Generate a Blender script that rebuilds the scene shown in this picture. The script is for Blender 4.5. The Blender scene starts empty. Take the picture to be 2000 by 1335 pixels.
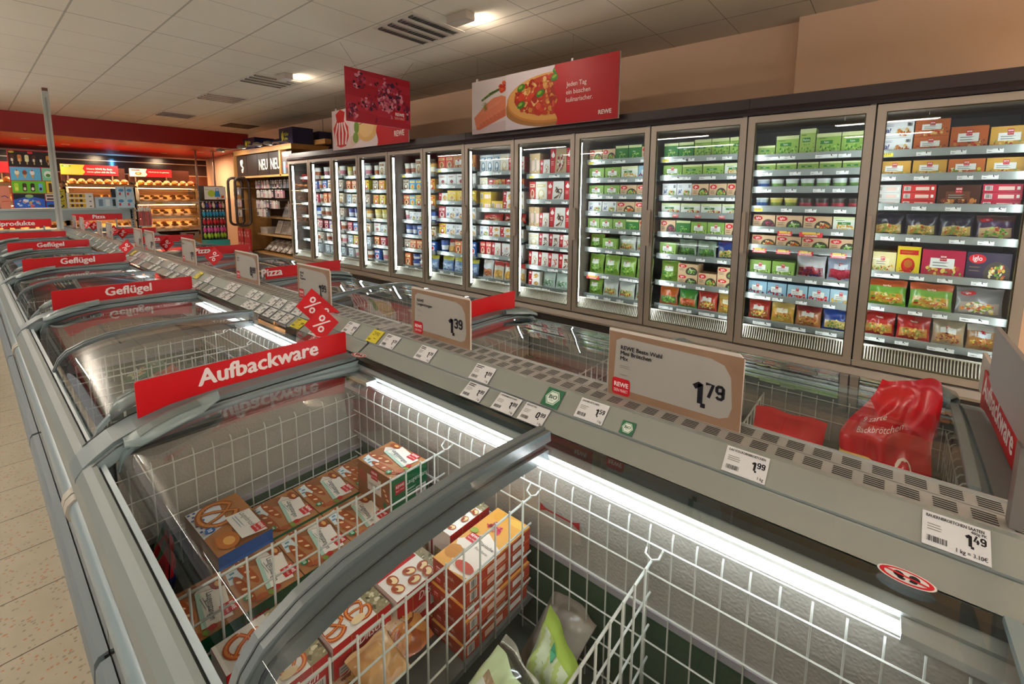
import bpy, bmesh, math, random
from math import pi, sin, cos, sqrt, atan2
from mathutils import Vector, Matrix

S = bpy.context.scene
COL = S.collection
rnd = random.Random(7)

# ---------------------------------------------------------------- camera, world, lights, exposure
CAM_H = 1.41
def make_camera():
    a, b, c = 0.8773, -0.1239, 0.0064
    f = Vector((-cos(a) * cos(b), sin(a) * cos(b), sin(b)))
    r = Vector((sin(a), cos(a), 0.0))
    u = r.cross(f)
    r2 = r * cos(c) + u * sin(c)
    u2 = u * cos(c) - r * sin(c)
    cam = bpy.data.cameras.new('camera')
    cam.sensor_fit = 'HORIZONTAL'; cam.sensor_width = 36.0
    cam.lens = 888.71 / 2000 * 36
    cam.shift_y = -(667.5 - 494.45) / 2000
    cam.clip_start = 0.02; cam.clip_end = 60
    o = bpy.data.objects.new('camera', cam)
    m = Matrix((r2, u2, -f)).transposed().to_4x4()
    m.translation = Vector((0, 0, CAM_H))
    o.matrix_world = m
    COL.objects.link(o)
    S.camera = o
make_camera()

W = bpy.data.worlds.new('store_ambient'); S.world = W; W.use_nodes = True
bgn = W.node_tree.nodes['Background']
bgn.inputs[0].default_value = (1.0, 0.97, 0.94, 1); bgn.inputs[1].default_value = 0.16

def area_light(name, loc, sx, sy, power, col=(1, .93, .84), aim=(0, 0, -1)):
    l = bpy.data.lights.new(name, 'AREA'); l.shape = 'RECTANGLE'; l.size = sx; l.size_y = sy
    l.energy = power; l.color = col
    o = bpy.data.objects.new(name, l); o.location = loc
    o.rotation_euler = Vector(aim).to_track_quat('-Z', 'Y').to_euler()
    COL.objects.link(o); return o
CEIL = 2.965
TUBES = [(x, y, u * (1 if y > -2 else .6), 3) for y in (-1.2, -3.0) for x, u in ((2.6, 16), (-.2, 5), (-3.4, 10), (-6.6, 30), (-9.8, 50))]
TUBES += [(4.2, 1.6, 60, 20), (4.2, 3.6, 130, 34), (6.6, 2.6, 60, 30)]  # added unseen lights behind the camera, brightening ceiling, walls and signs
for fx, ly, up, down in TUBES:
    area_light('tube_lamp', (fx, ly, CEIL - .40), 1.2, .1, down, (.97, .985, 1))
    area_light('added_uplight', (fx, ly, CEIL - .33), 1.2, .1, up * 1.15, (.98, .985, .99), (0, .0, 1))  # upward light added at each tube to brighten the ceiling

S.view_settings.view_transform = 'Standard'; S.view_settings.look = 'None'
S.view_settings.exposure = 1.2; S.view_settings.gamma = 1.0; S.view_settings.use_curve_mapping = False
cy = S.cycles
cy.use_denoising = True
cy.max_bounces = 8; cy.diffuse_bounces = 3; cy.glossy_bounces = 3; cy.transmission_bounces = 4
cy.transparent_max_bounces = 24; cy.caustics_reflective = False; cy.caustics_refractive = False
cy.sample_clamp_indirect = 4.0

# ---------------------------------------------------------------- materials
def lin(h):
    h = h.lstrip('#')
    o = []
    for i in (0, 2, 4):
        c = int(h[i:i + 2], 16) / 255
        o.append(c / 12.92 if c <= .04045 else ((c + .055) / 1.055) ** 2.4)
    return (*o, 1)
MATS = {}
def M(h, rough=.45, metal=0.0, spec=.5, coat=0.0):
    k = (h, rough, metal, spec, coat)
    if k in MATS: return MATS[k]
    m = bpy.data.materials.new('finish_' + h.strip('#')); m.use_nodes = True
    b = m.node_tree.nodes['Principled BSDF']
    b.inputs['Base Color'].default_value = lin(h); b.inputs['Roughness'].default_value = rough
    b.inputs['Metallic'].default_value = metal
    b.inputs['Specular IOR Level'].default_value = spec; b.inputs['Coat Weight'].default_value = coat
    MATS[k] = m; return m
def newmat(name):
    m = bpy.data.materials.new(name); m.use_nodes = True
    t = m.node_tree
    return m, t, t.nodes['Principled BSDF']
def N(t, kind, **kw):
    n = t.nodes.new(kind)
    for k, v in kw.items(): setattr(n, k, v)
    return n
def math_n(t, op, a, b=None):
    n = N(t, 'ShaderNodeMath', operation=op)
    for i, x in enumerate((a, b)):
        if x is None: continue
        if isinstance(x, (int, float)): n.inputs[i].default_value = x
        else: t.links.new(x, n.inputs[i])
    return n.outputs[0]
def emit_mat(name, h, strength):
    m = bpy.data.materials.new(name); m.use_nodes = True; t = m.node_tree
    t.nodes.clear()
    e = N(t, 'ShaderNodeEmission'); e.inputs[0].default_value = lin(h); e.inputs[1].default_value = strength
    o = N(t, 'ShaderNodeOutputMaterial'); t.links.new(e.outputs[0], o.inputs[0]); return m
def glass_mat(name, tint, base=.05, rough=0.0, gain=1.6, cap=.9):
    m = bpy.data.materials.new(name); m.use_nodes = True; t = m.node_tree; t.nodes.clear()
    g = N(t, 'ShaderNodeNewGeometry')
    d = N(t, 'ShaderNodeVectorMath', operation='DOT_PRODUCT')
    t.links.new(g.outputs['Normal'], d.inputs[0]); t.links.new(g.outputs['Incoming'], d.inputs[1])
    c = math_n(t, 'ABSOLUTE', d.outputs['Value'])
    p = math_n(t, 'POWER', math_n(t, 'SUBTRACT', 1.0, c), 5.0)
    f = math_n(t, 'ADD', math_n(t, 'MULTIPLY', p, .95), base)
    f = math_n(t, 'MINIMUM', math_n(t, 'MULTIPLY', f, gain), cap)
    tr = N(t, 'ShaderNodeBsdfTransparent'); tr.inputs[0].default_value = lin(tint)
    gl = N(t, 'ShaderNodeBsdfGlossy'); gl.inputs['Roughness'].default_value = rough
    mx = N(t, 'ShaderNodeMixShader'); o = N(t, 'ShaderNodeOutputMaterial')
    t.links.new(f, mx.inputs[0]); t.links.new(tr.outputs[0], mx.inputs[1]); t.links.new(gl.outputs[0], mx.inputs[2])
    t.links.new(mx.outputs[0], o.inputs[0]); return m

def floor_mat():
    m, t, b = newmat('cream_terrazzo_tiles')
    tc = N(t, 'ShaderNodeTexCoord'); sx = N(t, 'ShaderNodeSeparateXYZ'); t.links.new(tc.outputs['Object'], sx.inputs[0])
    def grout(out, off):
        v = math_n(t, 'MODULO', math_n(t, 'ADD', out, off + 60.0), .2993)
        return math_n(t, 'LESS_THAN', math_n(t, 'ABSOLUTE', math_n(t, 'SUBTRACT', v, .15)), .0022)
    gx = grout(sx.outputs[0], 2.131 + .075 + .0505); gy = grout(sx.outputs[1], -.099 - .135 + .0155)
    g = math_n(t, 'MAXIMUM', gx, gy)
    vo = N(t, 'ShaderNodeTexVoronoi'); vo.inputs['Scale'].default_value = 75
    t.links.new(tc.outputs['Object'], vo.inputs['Vector'])
    spk = math_n(t, 'LESS_THAN', vo.outputs['Distance'], .34)
    sel = N(t, 'ShaderNodeSeparateColor'); t.links.new(vo.outputs['Color'], sel.inputs[0])
    s2 = math_n(t, 'MULTIPLY', spk, math_n(t, 'LESS_THAN', sel.outputs[0], .22))
    s3 = math_n(t, 'MULTIPLY', spk, math_n(t, 'GREATER_THAN', sel.outputs[0], .78))
    no = N(t, 'ShaderNodeTexNoise'); no.inputs['Scale'].default_value = 9; no.inputs['Detail'].default_value = 5
    t.links.new(tc.outputs['Object'], no.inputs['Vector'])
    def mix(f, a, bb):
        x = N(t, 'ShaderNodeMix', data_type='RGBA')
        t.links.new(f, x.inputs[0])
        for i, v in ((6, a), (7, bb)):
            if isinstance(v, tuple): x.inputs[i].default_value = v
            else: t.links.new(v, x.inputs[i])
        return x.outputs[2]
    c = mix(no.outputs[0], lin('#a39883'), lin('#bdb29c'))
    c = mix(s2, c, lin('#b07f5c')); c = mix(s3, c, lin('#8f8672')); c = mix(g, c, lin('#3c362b'))
    t.links.new(c, b.inputs['Base Color']); b.inputs['Roughness'].default_value = .28
    return m
def ceiling_mat():
    m, t, b = newmat('mineral_fibre_tiles')
    tc = N(t, 'ShaderNodeTexCoord'); sx = N(t, 'ShaderNodeSeparateXYZ'); t.links.new(tc.outputs['Object'], sx.inputs[0])
    def line(out, start, pitch, w):
        v = math_n(t, 'MODULO', math_n(t, 'SUBTRACT', out, start - 80 * pitch), pitch)
        return math_n(t, 'LESS_THAN', v, w)
    def single(out, at, w):
        return math_n(t, 'LESS_THAN', math_n(t, 'ABSOLUTE', math_n(t, 'SUBTRACT', out, at)), w)
    ly = line(sx.outputs[1], .707, .6175, .016)
    lx = line(sx.outputs[0], -1.885, .6225, .006)
    for at in (-5.62, -8.75, -11.85): lx = math_n(t, 'MAXIMUM', lx, single(sx.outputs[0], at, .005))
    ly = math_n(t, 'MAXIMUM', ly, single(sx.outputs[1], 3.31, .008))
    g = math_n(t, 'MAXIMUM', math_n(t, 'MULTIPLY', ly, .55), math_n(t, 'MULTIPLY', lx, .8))
    no = N(t, 'ShaderNodeTexNoise'); no.inputs['Scale'].default_value = 1.1; no.inputs['Detail'].default_value = 2
    t.links.new(tc.outputs['Object'], no.inputs['Vector'])
    x = N(t, 'ShaderNodeMix', data_type='RGBA'); t.links.new(no.outputs[0], x.inputs[0])
    x.inputs[6].default_value = lin('#dccfbc'); x.inputs[7].default_value = lin('#e4d8c6')
    y = N(t, 'ShaderNodeMix', data_type='RGBA'); t.links.new(g, y.inputs[0])
    t.links.new(x.outputs[2], y.inputs[6]); y.inputs[7].default_value = lin('#7a6a5a')
    t.links.new(y.outputs[2], b.inputs['Base Color']); b.inputs['Roughness'].default_value = .85
    return m
def stucco_mat(name, h, rough=.3, metal=.55, scale=160, strength=.5):
    m, t, b = newmat(name)
    tc = N(t, 'ShaderNodeTexCoord'); no = N(t, 'ShaderNodeTexVoronoi'); no.feature = 'SMOOTH_F1'
    no.inputs['Scale'].default_value = scale
    t.links.new(tc.outputs['Object'], no.inputs['Vector'])
    bp = N(t, 'ShaderNodeBump'); bp.inputs['Strength'].default_value = strength; bp.inputs['Distance'].default_value = .002
    t.links.new(no.outputs['Distance'], bp.inputs['Height']); t.links.new(bp.outputs[0], b.inputs['Normal'])
    b.inputs['Base Color'].default_value = lin(h); b.inputs['Roughness'].default_value = rough; b.inputs['Metallic'].default_value = metal
    return m
def wood_mat(name, h1, h2, scale=(3, 30, 30), rough=.45):
    m, t, b = newmat(name)
    tc = N(t, 'ShaderNodeTexCoord'); mp = N(t, 'ShaderNodeMapping'); mp.inputs['Scale'].default_value = scale
    no = N(t, 'ShaderNodeTexNoise'); no.inputs['Scale'].default_value = 1; no.inputs['Detail'].default_value = 6
    no.inputs['Distortion'].default_value = 1.2
    t.links.new(tc.outputs['Object'], mp.inputs[0]); t.links.new(mp.outputs[0], no.inputs['Vector'])
    x = N(t, 'ShaderNodeMix', data_type='RGBA'); t.links.new(no.outputs[0], x.inputs[0])
    x.inputs[6].default_value = lin(h1); x.inputs[7].default_value = lin(h2)
    t.links.new(x.outputs[2], b.inputs['Base Color']); b.inputs['Roughness'].default_value = rough
    return m
def food_mat(name, cols, scale=60, rough=.3):
    m, t, b = newmat(name)
    tc = N(t, 'ShaderNodeTexCoord'); v = N(t, 'ShaderNodeTexVoronoi'); v.inputs['Scale'].default_value = scale
    no = N(t, 'ShaderNodeTexNoise'); no.inputs['Scale'].default_value = scale * .4
    ad = N(t, 'ShaderNodeMix', data_type='VECTOR'); ad.inputs[0].default_value = .04
    t.links.new(tc.outputs['Object'], no.inputs['Vector']); t.links.new(tc.outputs['Object'], ad.inputs[4]); t.links.new(no.outputs['Color'], ad.inputs[5]); t.links.new(ad.outputs[1], v.inputs['Vector'])
    s = N(t, 'ShaderNodeSeparateColor'); t.links.new(v.outputs['Color'], s.inputs[0])
    r = N(t, 'ShaderNodeValToRGB'); r.color_ramp.interpolation = 'CONSTANT'
    while len(r.color_ramp.elements) < len(cols): r.color_ramp.elements.new(.5)
    for i, c in enumerate(cols): r.color_ramp.elements[i].position = i / len(cols); r.color_ramp.elements[i].color = lin(c)
    t.links.new(s.outputs[0], r.inputs[0]); t.links.new(r.outputs[0], b.inputs['Base Color']); b.inputs['Roughness'].default_value = rough; b.inputs['Coat Weight'].default_value = .3
    return m
def brushed_mat(name, h, rough=.32):
    m, t, b = newmat(name)
    tc = N(t, 'ShaderNodeTexCoord'); mp = N(t, 'ShaderNodeMapping'); mp.inputs['Scale'].default_value = (2, 500, 500)
    no = N(t, 'ShaderNodeTexNoise'); no.inputs['Scale'].default_value = 1
    t.links.new(tc.outputs['Object'], mp.inputs[0]); t.links.new(mp.outputs[0], no.inputs['Vector'])
    mr = N(t, 'ShaderNodeMapRange'); mr.inputs[3].default_value = rough - .08; mr.inputs[4].default_value = rough + .1
    t.links.new(no.outputs[0], mr.inputs[0]); t.links.new(mr.outputs[0], b.inputs['Roughness'])
    b.inputs['Base Color'].default_value = lin(h); b.inputs['Metallic'].default_value = .6
    return m
GLASS_LID = glass_mat('lid_glass', '#f8faf8', .02, 0, 2.2, .5)
GLASS_DOOR = glass_mat('door_glass', '#eef4f0', .05, 0, 1.5)
FILM = glass_mat('clear_film', '#e2e6df', .09, .12, 1.6)
ACRYL = glass_mat('acrylic', '#f4eee2', .06, .03, 1.4)
TUBE = emit_mat('led_tube', '#f2fbff', 8.0)
PILLAR_LED = emit_mat('pillar_led', '#f2fbff', 12.0)
LAMP_ON = emit_mat('lit_tube', '#fff0dc', 14.0)
WARM_ON = emit_mat('warm_led', '#ffd39a', 12.0)
SPOT_ON = emit_mat('spot_lens', '#fff0d8', 12.0)
BLUE_ON = emit_mat('blue_spot', '#38b6ff', 6.0)
FRAME_GREY = M('#6f7b7d', .38); TRIM_GREY = M('#7b8482', .38); DARK = M('#14110f', .5); BLACK = M('#0b0a0a', .35)
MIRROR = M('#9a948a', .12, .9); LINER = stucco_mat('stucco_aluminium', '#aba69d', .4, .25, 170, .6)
LINER_SHADED = stucco_mat('stucco_aluminium_shaded', '#48654f', .35, .45, 170, .5)  # shade and green glass tint painted into the lower liner's colour
WIRE = M('#c9ccc6', .4); ALU = M('#b2b9b6', .24, .6); SILVER = M('#b3a79b', .38, .65)
RED = M('#c4121a', .4, 0, .3); WHITE = M('#e9e6e1', .5); REDT = M('#d21f28', .4)
CORNICE = M('#3b2c2c', .38); PLY = wood_mat('plywood_print', '#85664c', '#a5836a', (6, 6, 6), .35); OAK = wood_mat('light_oak', '#a9743c', '#c99252', (2, 20, 20))
WALLM = None

# ---------------------------------------------------------------- mesh builder
class MB:
    def __init__(s): s.v = []; s.f = []; s.m = []; s.mats = []; s.smooth = []
    def mi(s, m):
        if m not in s.mats: s.mats.append(m)
        return s.mats.index(m)
    def add(s, vs, fs, mat, smooth=False):
        b = len(s.v); k = s.mi(mat); s.v.extend(tuple(p) for p in vs)
        for f in fs: s.f.append([b + i for i in f]); s.m.append(k); s.smooth.append(smooth)
    def box(s, x0, x1, y0, y1, z0, z1, mat):
        s.add([(x0, y0, z0), (x1, y0, z0), (x1, y1, z0), (x0, y1, z0), (x0, y0, z1), (x1, y0, z1), (x1, y1, z1), (x0, y1, z1)],
              [(0, 3, 2, 1), (4, 5, 6, 7), (0, 1, 5, 4), (1, 2, 6, 5), (2, 3, 7, 6), (3, 0, 4, 7)], mat)
    def quad(s, a, b, c, d, mat): s.add([a, b, c, d], [(0, 1, 2, 3)], mat)
    def prism(s, poly, fn, a, b, mat, caps=True, closed=True, smooth=False):
        """extrude a 2D outline; fn(t, p, q) -> 3D point"""
        n = len(poly)
        vs = [fn(a, *p) for p in poly] + [fn(b, *p) for p in poly]
        fs = [(i, (i + 1) % n, n + (i + 1) % n, n + i) for i in range(n if closed else n - 1)]
        s.add(vs, fs, mat, smooth)
        if caps and closed:
            s.add(vs[:n], [tuple(range(n - 1, -1, -1))], mat); s.add(vs[n:], [tuple(range(n))], mat)
    def tube(s, pts, r, mat, n=6, closed=False, caps=True):
        pts = [Vector(p) for p in pts]; m = len(pts); vs = []; prev = None
        for i, p in enumerate(pts):
            if closed: d = pts[(i + 1) % m] - pts[i - 1]
            else: d = pts[min(i + 1, m - 1)] - pts[max(i - 1, 0)]
            d.normalize()
            if prev is None:
                ref = Vector((0, 0, 1)) if abs(d.z) < .9 else Vector((1, 0, 0))
                u = d.cross(ref).normalized()
            else:
                u = prev - d * prev.dot(d); u.normalize()
            prev = u; w = d.cross(u)
            rr = r[i] if isinstance(r, (list, tuple)) else r
            for k in range(n):
                t = 2 * pi * k / n; vs.append(p + (u * cos(t) + w * sin(t)) * rr)
        fs = []
        for i in range(m if closed else m - 1):
            j = (i + 1) % m
            for k in range(n): fs.append((i * n + k, i * n + (k + 1) % n, j * n + (k + 1) % n, j * n + k))
        if caps and not closed: fs += [tuple(range(n - 1, -1, -1)), tuple((m - 1) * n + k for k in range(n))]
        s.add(vs, fs, mat, n > 5)
    def lathe(s, prof, mat, n=16, c=(0, 0, 0)):
        vs = []; fs = []
        for r, z in prof:
            for k in range(n): vs.append((c[0] + r * cos(2 * pi * k / n), c[1] + r * sin(2 * pi * k / n), c[2] + z))
        for i in range(len(prof) - 1):
            for k in range(n): fs.append((i * n + k, i * n + (k + 1) % n, (i + 1) * n + (k + 1) % n, (i + 1) * n + k))
        s.add(vs, fs, mat, True)
        s.add(vs[:n], [tuple(range(n - 1, -1, -1))], mat); s.add(vs[-n:], [tuple(range(n))], mat)
    def mesh(s, name):
        me = bpy.data.meshes.new(name); me.from_pydata(s.v, [], s.f)
        for m in s.mats: me.materials.append(m)
        me.polygons.foreach_set('material_index', s.m); me.polygons.foreach_set('use_smooth', s.smooth)
        me.update(); return me
    def build(s, name, parent=None, loc=None, bevel=0, recalc=False):
        me = s.mesh(name)
        if recalc:
            bm = bmesh.new(); bm.from_mesh(me); bmesh.ops.recalc_face_normals(bm, faces=bm.faces); bm.to_mesh(me); bm.free()
        o = bpy.data.objects.new(name, me); COL.objects.link(o)
        if parent: o.parent = parent
        if loc: o.location = loc
        if bevel:
            b = o.modifiers.new('edge', 'BEVEL'); b.width = bevel; b.segments = 2; b.limit_method = 'ANGLE'
        return o
def tag(o, label, cat, group=None, kind=None):
    o['label'] = label; o['category'] = cat
    if group: o['group'] = group
    if kind: o['kind'] = kind
    return o
def struct(o): o['kind'] = 'structure'; return o
def empty(name, loc=(0, 0, 0), rz=0.0):
    o = bpy.data.objects.new(name, None); o.empty_display_size = .1; o.location = loc; o.rotation_euler = (0, 0, rz)
    COL.objects.link(o); return o
def put(me, name, parent=None, loc=(0, 0, 0), rot=(0, 0, 0), sc=None):
    o = bpy.data.objects.new(name, me); COL.objects.link(o); o.location = loc; o.rotation_euler = rot
    if sc: o.scale = sc
    if parent: o.parent = parent
    return o
def copy_tree(o, parent=None):
    c = o.copy(); COL.objects.link(c)
    if parent: c.parent = parent
    for ch in [x for x in o.children]: copy_tree(ch, c)
    return c
ORD = ['first', 'second', 'third', 'fourth', 'fifth', 'sixth', 'seventh', 'eighth', 'ninth', 'tenth', 'eleventh', 'twelfth']

def ordw(n):
    big = {13: 'thirteenth', 14: 'fourteenth', 15: 'fifteenth', 16: 'sixteenth', 17: 'seventeenth', 18: 'eighteenth', 19: 'nineteenth', 20: 'twentieth'}
    if n <= 12: return ORD[n - 1]
    if n in big: return big[n]
    return {2: 'twenty-', 3: 'thirty-'}[n // 10] + ORD[n % 10 - 1] if n % 10 else {3: 'thirtieth'}[n // 10]
# ---------------------------------------------------------------- flat printed artwork
TXT = {}
def text_geo(s):
    if s in TXT: return TXT[s]
    cu = bpy.data.curves.new('lettering', 'FONT'); cu.body = s; cu.resolution_u = 2; cu.fill_mode = 'FRONT' if hasattr(cu, 'fill_mode') else cu.fill_mode
    o = bpy.data.objects.new('lettering', cu)
    me = bpy.data.meshes.new_from_object(o)
    vs = [(v.co.x, v.co.y) for v in me.vertices]; fs = [tuple(p.vertices) for p in me.polygons]
    bpy.data.objects.remove(o); bpy.data.curves.remove(cu); bpy.data.meshes.remove(me)
    TXT[s] = (vs, fs); return TXT[s]
_h = text_geo('H')[0]; CAPH = max(v[1] for v in _h)
class Art:
    def __init__(s, sub=1): s.it = []; s.L = 0; s.sub = sub
    def add(s, vs, fs, c, up=True):
        s.it.append((s.L, vs, fs, c if not isinstance(c, str) else M(c, .45, 0, .3)))
        if up: s.L += 1
    def rect(s, x, y, w, h, c):
        n = s.sub
        vs = [(x + w * i / n, y + h * j / n) for j in range(n + 1) for i in range(n + 1)]
        fs = [(j * (n + 1) + i, j * (n + 1) + i + 1, (j + 1) * (n + 1) + i + 1, (j + 1) * (n + 1) + i) for j in range(n) for i in range(n)]
        s.add(vs, fs, c)
    def poly(s, pts, c): s.add(list(pts), [tuple(range(len(pts)))], c)
    def circ(s, x, y, rx, ry, c, n=20, a0=0, a1=2 * pi, rot=0):
        pts = []
        full = abs(a1 - a0) > 6.2
        for i in range(n if full else n + 1):
            t = a0 + (a1 - a0) * i / n; p, q = rx * cos(t), ry * sin(t)
            pts.append((x + p * cos(rot) - q * sin(rot), y + p * sin(rot) + q * cos(rot)))
        s.poly(pts, c)
    def rrect(s, x, y, w, h, r, c, k=5):
        pts = []
        for cx, cyy, a in ((x + w - r, y + r, -pi / 2), (x + w - r, y + h - r, 0), (x + r, y + h - r, pi / 2), (x + r, y + r, pi)):
            for i in range(k + 1):
                t = a + pi / 2 * i / k; pts.append((cx + r * cos(t), cyy + r * sin(t)))
        s.poly(pts, c)
    def stroke(s, pts, w, c, closed=False):
        n = len(pts); vs = []
        for i in range(n):
            if closed: d = Vector(pts[(i + 1) % n]) - Vector(pts[i - 1])
            else: d = Vector(pts[min(i + 1, n - 1)]) - Vector(pts[max(i - 1, 0)])
            if d.length < 1e-9: d = Vector((1, 0))
            d.normalize(); q = Vector((-d.y, d.x)) * w / 2
            ww = Vector(pts[i]); vs += [tuple(ww + q), tuple(ww - q)]
        fs = [(2 * i, 2 * i + 1, (2 * i + 3) % (2 * n), (2 * i + 2) % (2 * n)) for i in range(n if closed else n - 1)]
        s.add(vs, fs, c)
    def text(s, t, x, y, h, c, sx=1.0, al='l', bold=0, rot=0, maxw=None, shear=0):
        vs, fs = text_geo(t)
        if not vs: return
        k = h / CAPH; x0 = min(v[0] for v in vs); x1 = max(v[0] for v in vs)
        if maxw and (x1 - x0) * k * sx > maxw: sx = maxw / ((x1 - x0) * k)
        wd = (x1 - x0) * k * sx; ox = {'l': 0, 'c': -wd / 2, 'r': -wd}[al]
        offs = [(0, 0)] if not bold else [(0, 0), (bold * h, 0), (bold * h * .5, bold * h * .35), (bold * h * .5, -bold * h * .35)]
        L0 = s.L
        for oi, (dx, dy) in enumerate(offs):
            pts = []; s.L = L0 + oi * .24
            for v in vs:
                p, q = (v[0] - x0) * k * sx + ox + dx + shear * v[1] * k, v[1] * k + dy
                pts.append((x + p * cos(rot) - q * sin(rot), y + p * sin(rot) + q * cos(rot)))
            s.add(pts, fs, c, False)
        s.L = L0 + 1
        return wd
    def lines(s, x, y, w, n, c, lh=.004, gap=.009, seed=1):
        r = random.Random(seed)
        for i in range(n): s.add([(x, y - i * gap), (x + w * r.uniform(.6, 1), y - i * gap), (x + w * r.uniform(.6, 1), y - i * gap + lh), (x, y - i * gap + lh)], [(0, 1, 2, 3)], c, False)
        s.L += 1
    def bars(s, x, y, w, h, c='#222222', seed=1):
        r = random.Random(seed); p = 0
        while p < w:
            b = w * r.choice((.02, .035, .05)); s.add([(x + p, y), (x + min(p + b, w), y), (x + min(p + b, w), y + h), (x + p, y + h)], [(0, 1, 2, 3)], c, False)
            p += b + w * r.choice((.02, .03, .05))
        s.L += 1
    def pile(s, x, y, rx, ry, cols, n, size, seed=1, shape='e', lim=None):
        r = random.Random(seed)
        for i in range(n):
            for _ in range(20):
                if shape == 'e':
                    t = r.uniform(0, 2 * pi); q = sqrt(r.random()); px, py = x + rx * q * cos(t), y + ry * q * sin(t)
                else: px, py = x + r.uniform(-rx, rx), y + r.uniform(-ry, ry)
                if lim is None or (lim[0] < px < lim[1] and lim[2] < py < lim[3]): break
            a = size * r.uniform(.6, 1.3); b = a * r.uniform(.4, 1); ro = r.uniform(0, pi)
            pts = []
            for k in range(8):
                tt = 2 * pi * k / 8; p, qq = a * cos(tt), b * sin(tt); pts.append((px + p * cos(ro) - qq * sin(ro), py + p * sin(ro) + qq * cos(ro)))
            L = s.L; s.L = L + 5 * i / n; s.add(pts, [tuple(range(8))], r.choice(cols), False); s.L = L
        s.L += 5
    def emit(s, mb, P, dz=.00014, off=.0003, clip=None):
        for L, vs, fs, c in s.it:
            if clip: vs = [(min(clip[0], max(0, u)), min(clip[1], max(.0004, v))) for u, v in vs]
            mb.add([P(u, v, off + L * dz) for u, v in vs], fs, c)
def planar(o, U, V, Nn):
    o, U, V, Nn = Vector(o), Vector(U), Vector(V), Vector(Nn)
    return lambda u, v, d: o + U * u + V * v + Nn * d
DIG = {'0': [([(.1, .22), (.2, .1), (.4, .1), (.5, .22), (.5, .78), (.4, .9), (.2, .9), (.1, .78)], 1)], '1': [([(.06, .70), (.32, .88), (.34, .88), (.34, 0)], 0)],
       '2': [([(.1, .70), (.1, .8), (.2, .9), (.4, .9), (.5, .8), (.5, .62), (.12, .2), (.1, .1), (.56, .1)], 0)], '3': [([(.08, .78), (.2, .9), (.4, .9), (.5, .8), (.5, .64), (.4, .53), (.22, .53)], 0), ([(.36, .53), (.5, .42), (.5, .2), (.4, .1), (.2, .1), (.08, .22)], 0)],
       '4': [([(.34, 1), (.08, .30), (.58, .30)], 0), ([(.42, .56), (.42, 0)], 0)], '5': [([(.52, .9), (.14, .9), (.12, .54), (.38, .56), (.5, .46), (.5, .2), (.4, .1), (.2, .1), (.08, .2)], 0)],
       '6': [([(.5, .78), (.4, .9), (.2, .9), (.1, .8), (.1, .2), (.2, .1), (.4, .1), (.5, .2), (.5, .44), (.4, .54), (.12, .5)], 0)], '7': [([(.04, .9), (.52, .9), (.24, 0)], 0)],
       '8': [([(.2, .53), (.1, .64), (.1, .8), (.2, .9), (.4, .9), (.5, .8), (.5, .64), (.4, .53)], 1), ([(.2, .53), (.08, .42), (.08, .2), (.2, .1), (.4, .1), (.52, .2), (.52, .42), (.4, .53)], 1)],
       '9': [([(.1, .22), (.2, .1), (.4, .1), (.5, .2), (.5, .8), (.4, .9), (.2, .9), (.1, .8), (.1, .56), (.2, .46), (.48, .5)], 0)]}
def digits(a, s, x, y, h, c, w=.2, sx=.95):
    """heavy squared figures; x is the left edge, returns the width"""
    for ch in s:
        for pts, cl in DIG[ch]:
            L0 = a.L; a.stroke([(x + px * h * sx, y + py * h) for px, py in pts], w * h, c, bool(cl)); a.L = L0 + .3
        a.L += .2; x += (.5 if ch == '1' else .66) * h * sx
    a.L = int(a.L) + 1
def dig_w(s, h, sx=.95): return sum(.5 if ch == '1' else .66 for ch in s) * h * sx
def price(a, s, x, y, h, c='#1c1a20', al='r', bold=.2):
    """big euros, dot, small raised cents; x is the right edge"""
    e, ct = s.split('.'); w2 = dig_w(ct, h * .66)
    digits(a, ct, x - w2, y + h * .36, h * .66, c, .2)
    a.rect(x - w2 - h * .16, y - h * .16, h * .2, h * .2, c)
    digits(a, e, x - w2 - h * .04 - dig_w(e, h), y, h, c, .22)
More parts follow.
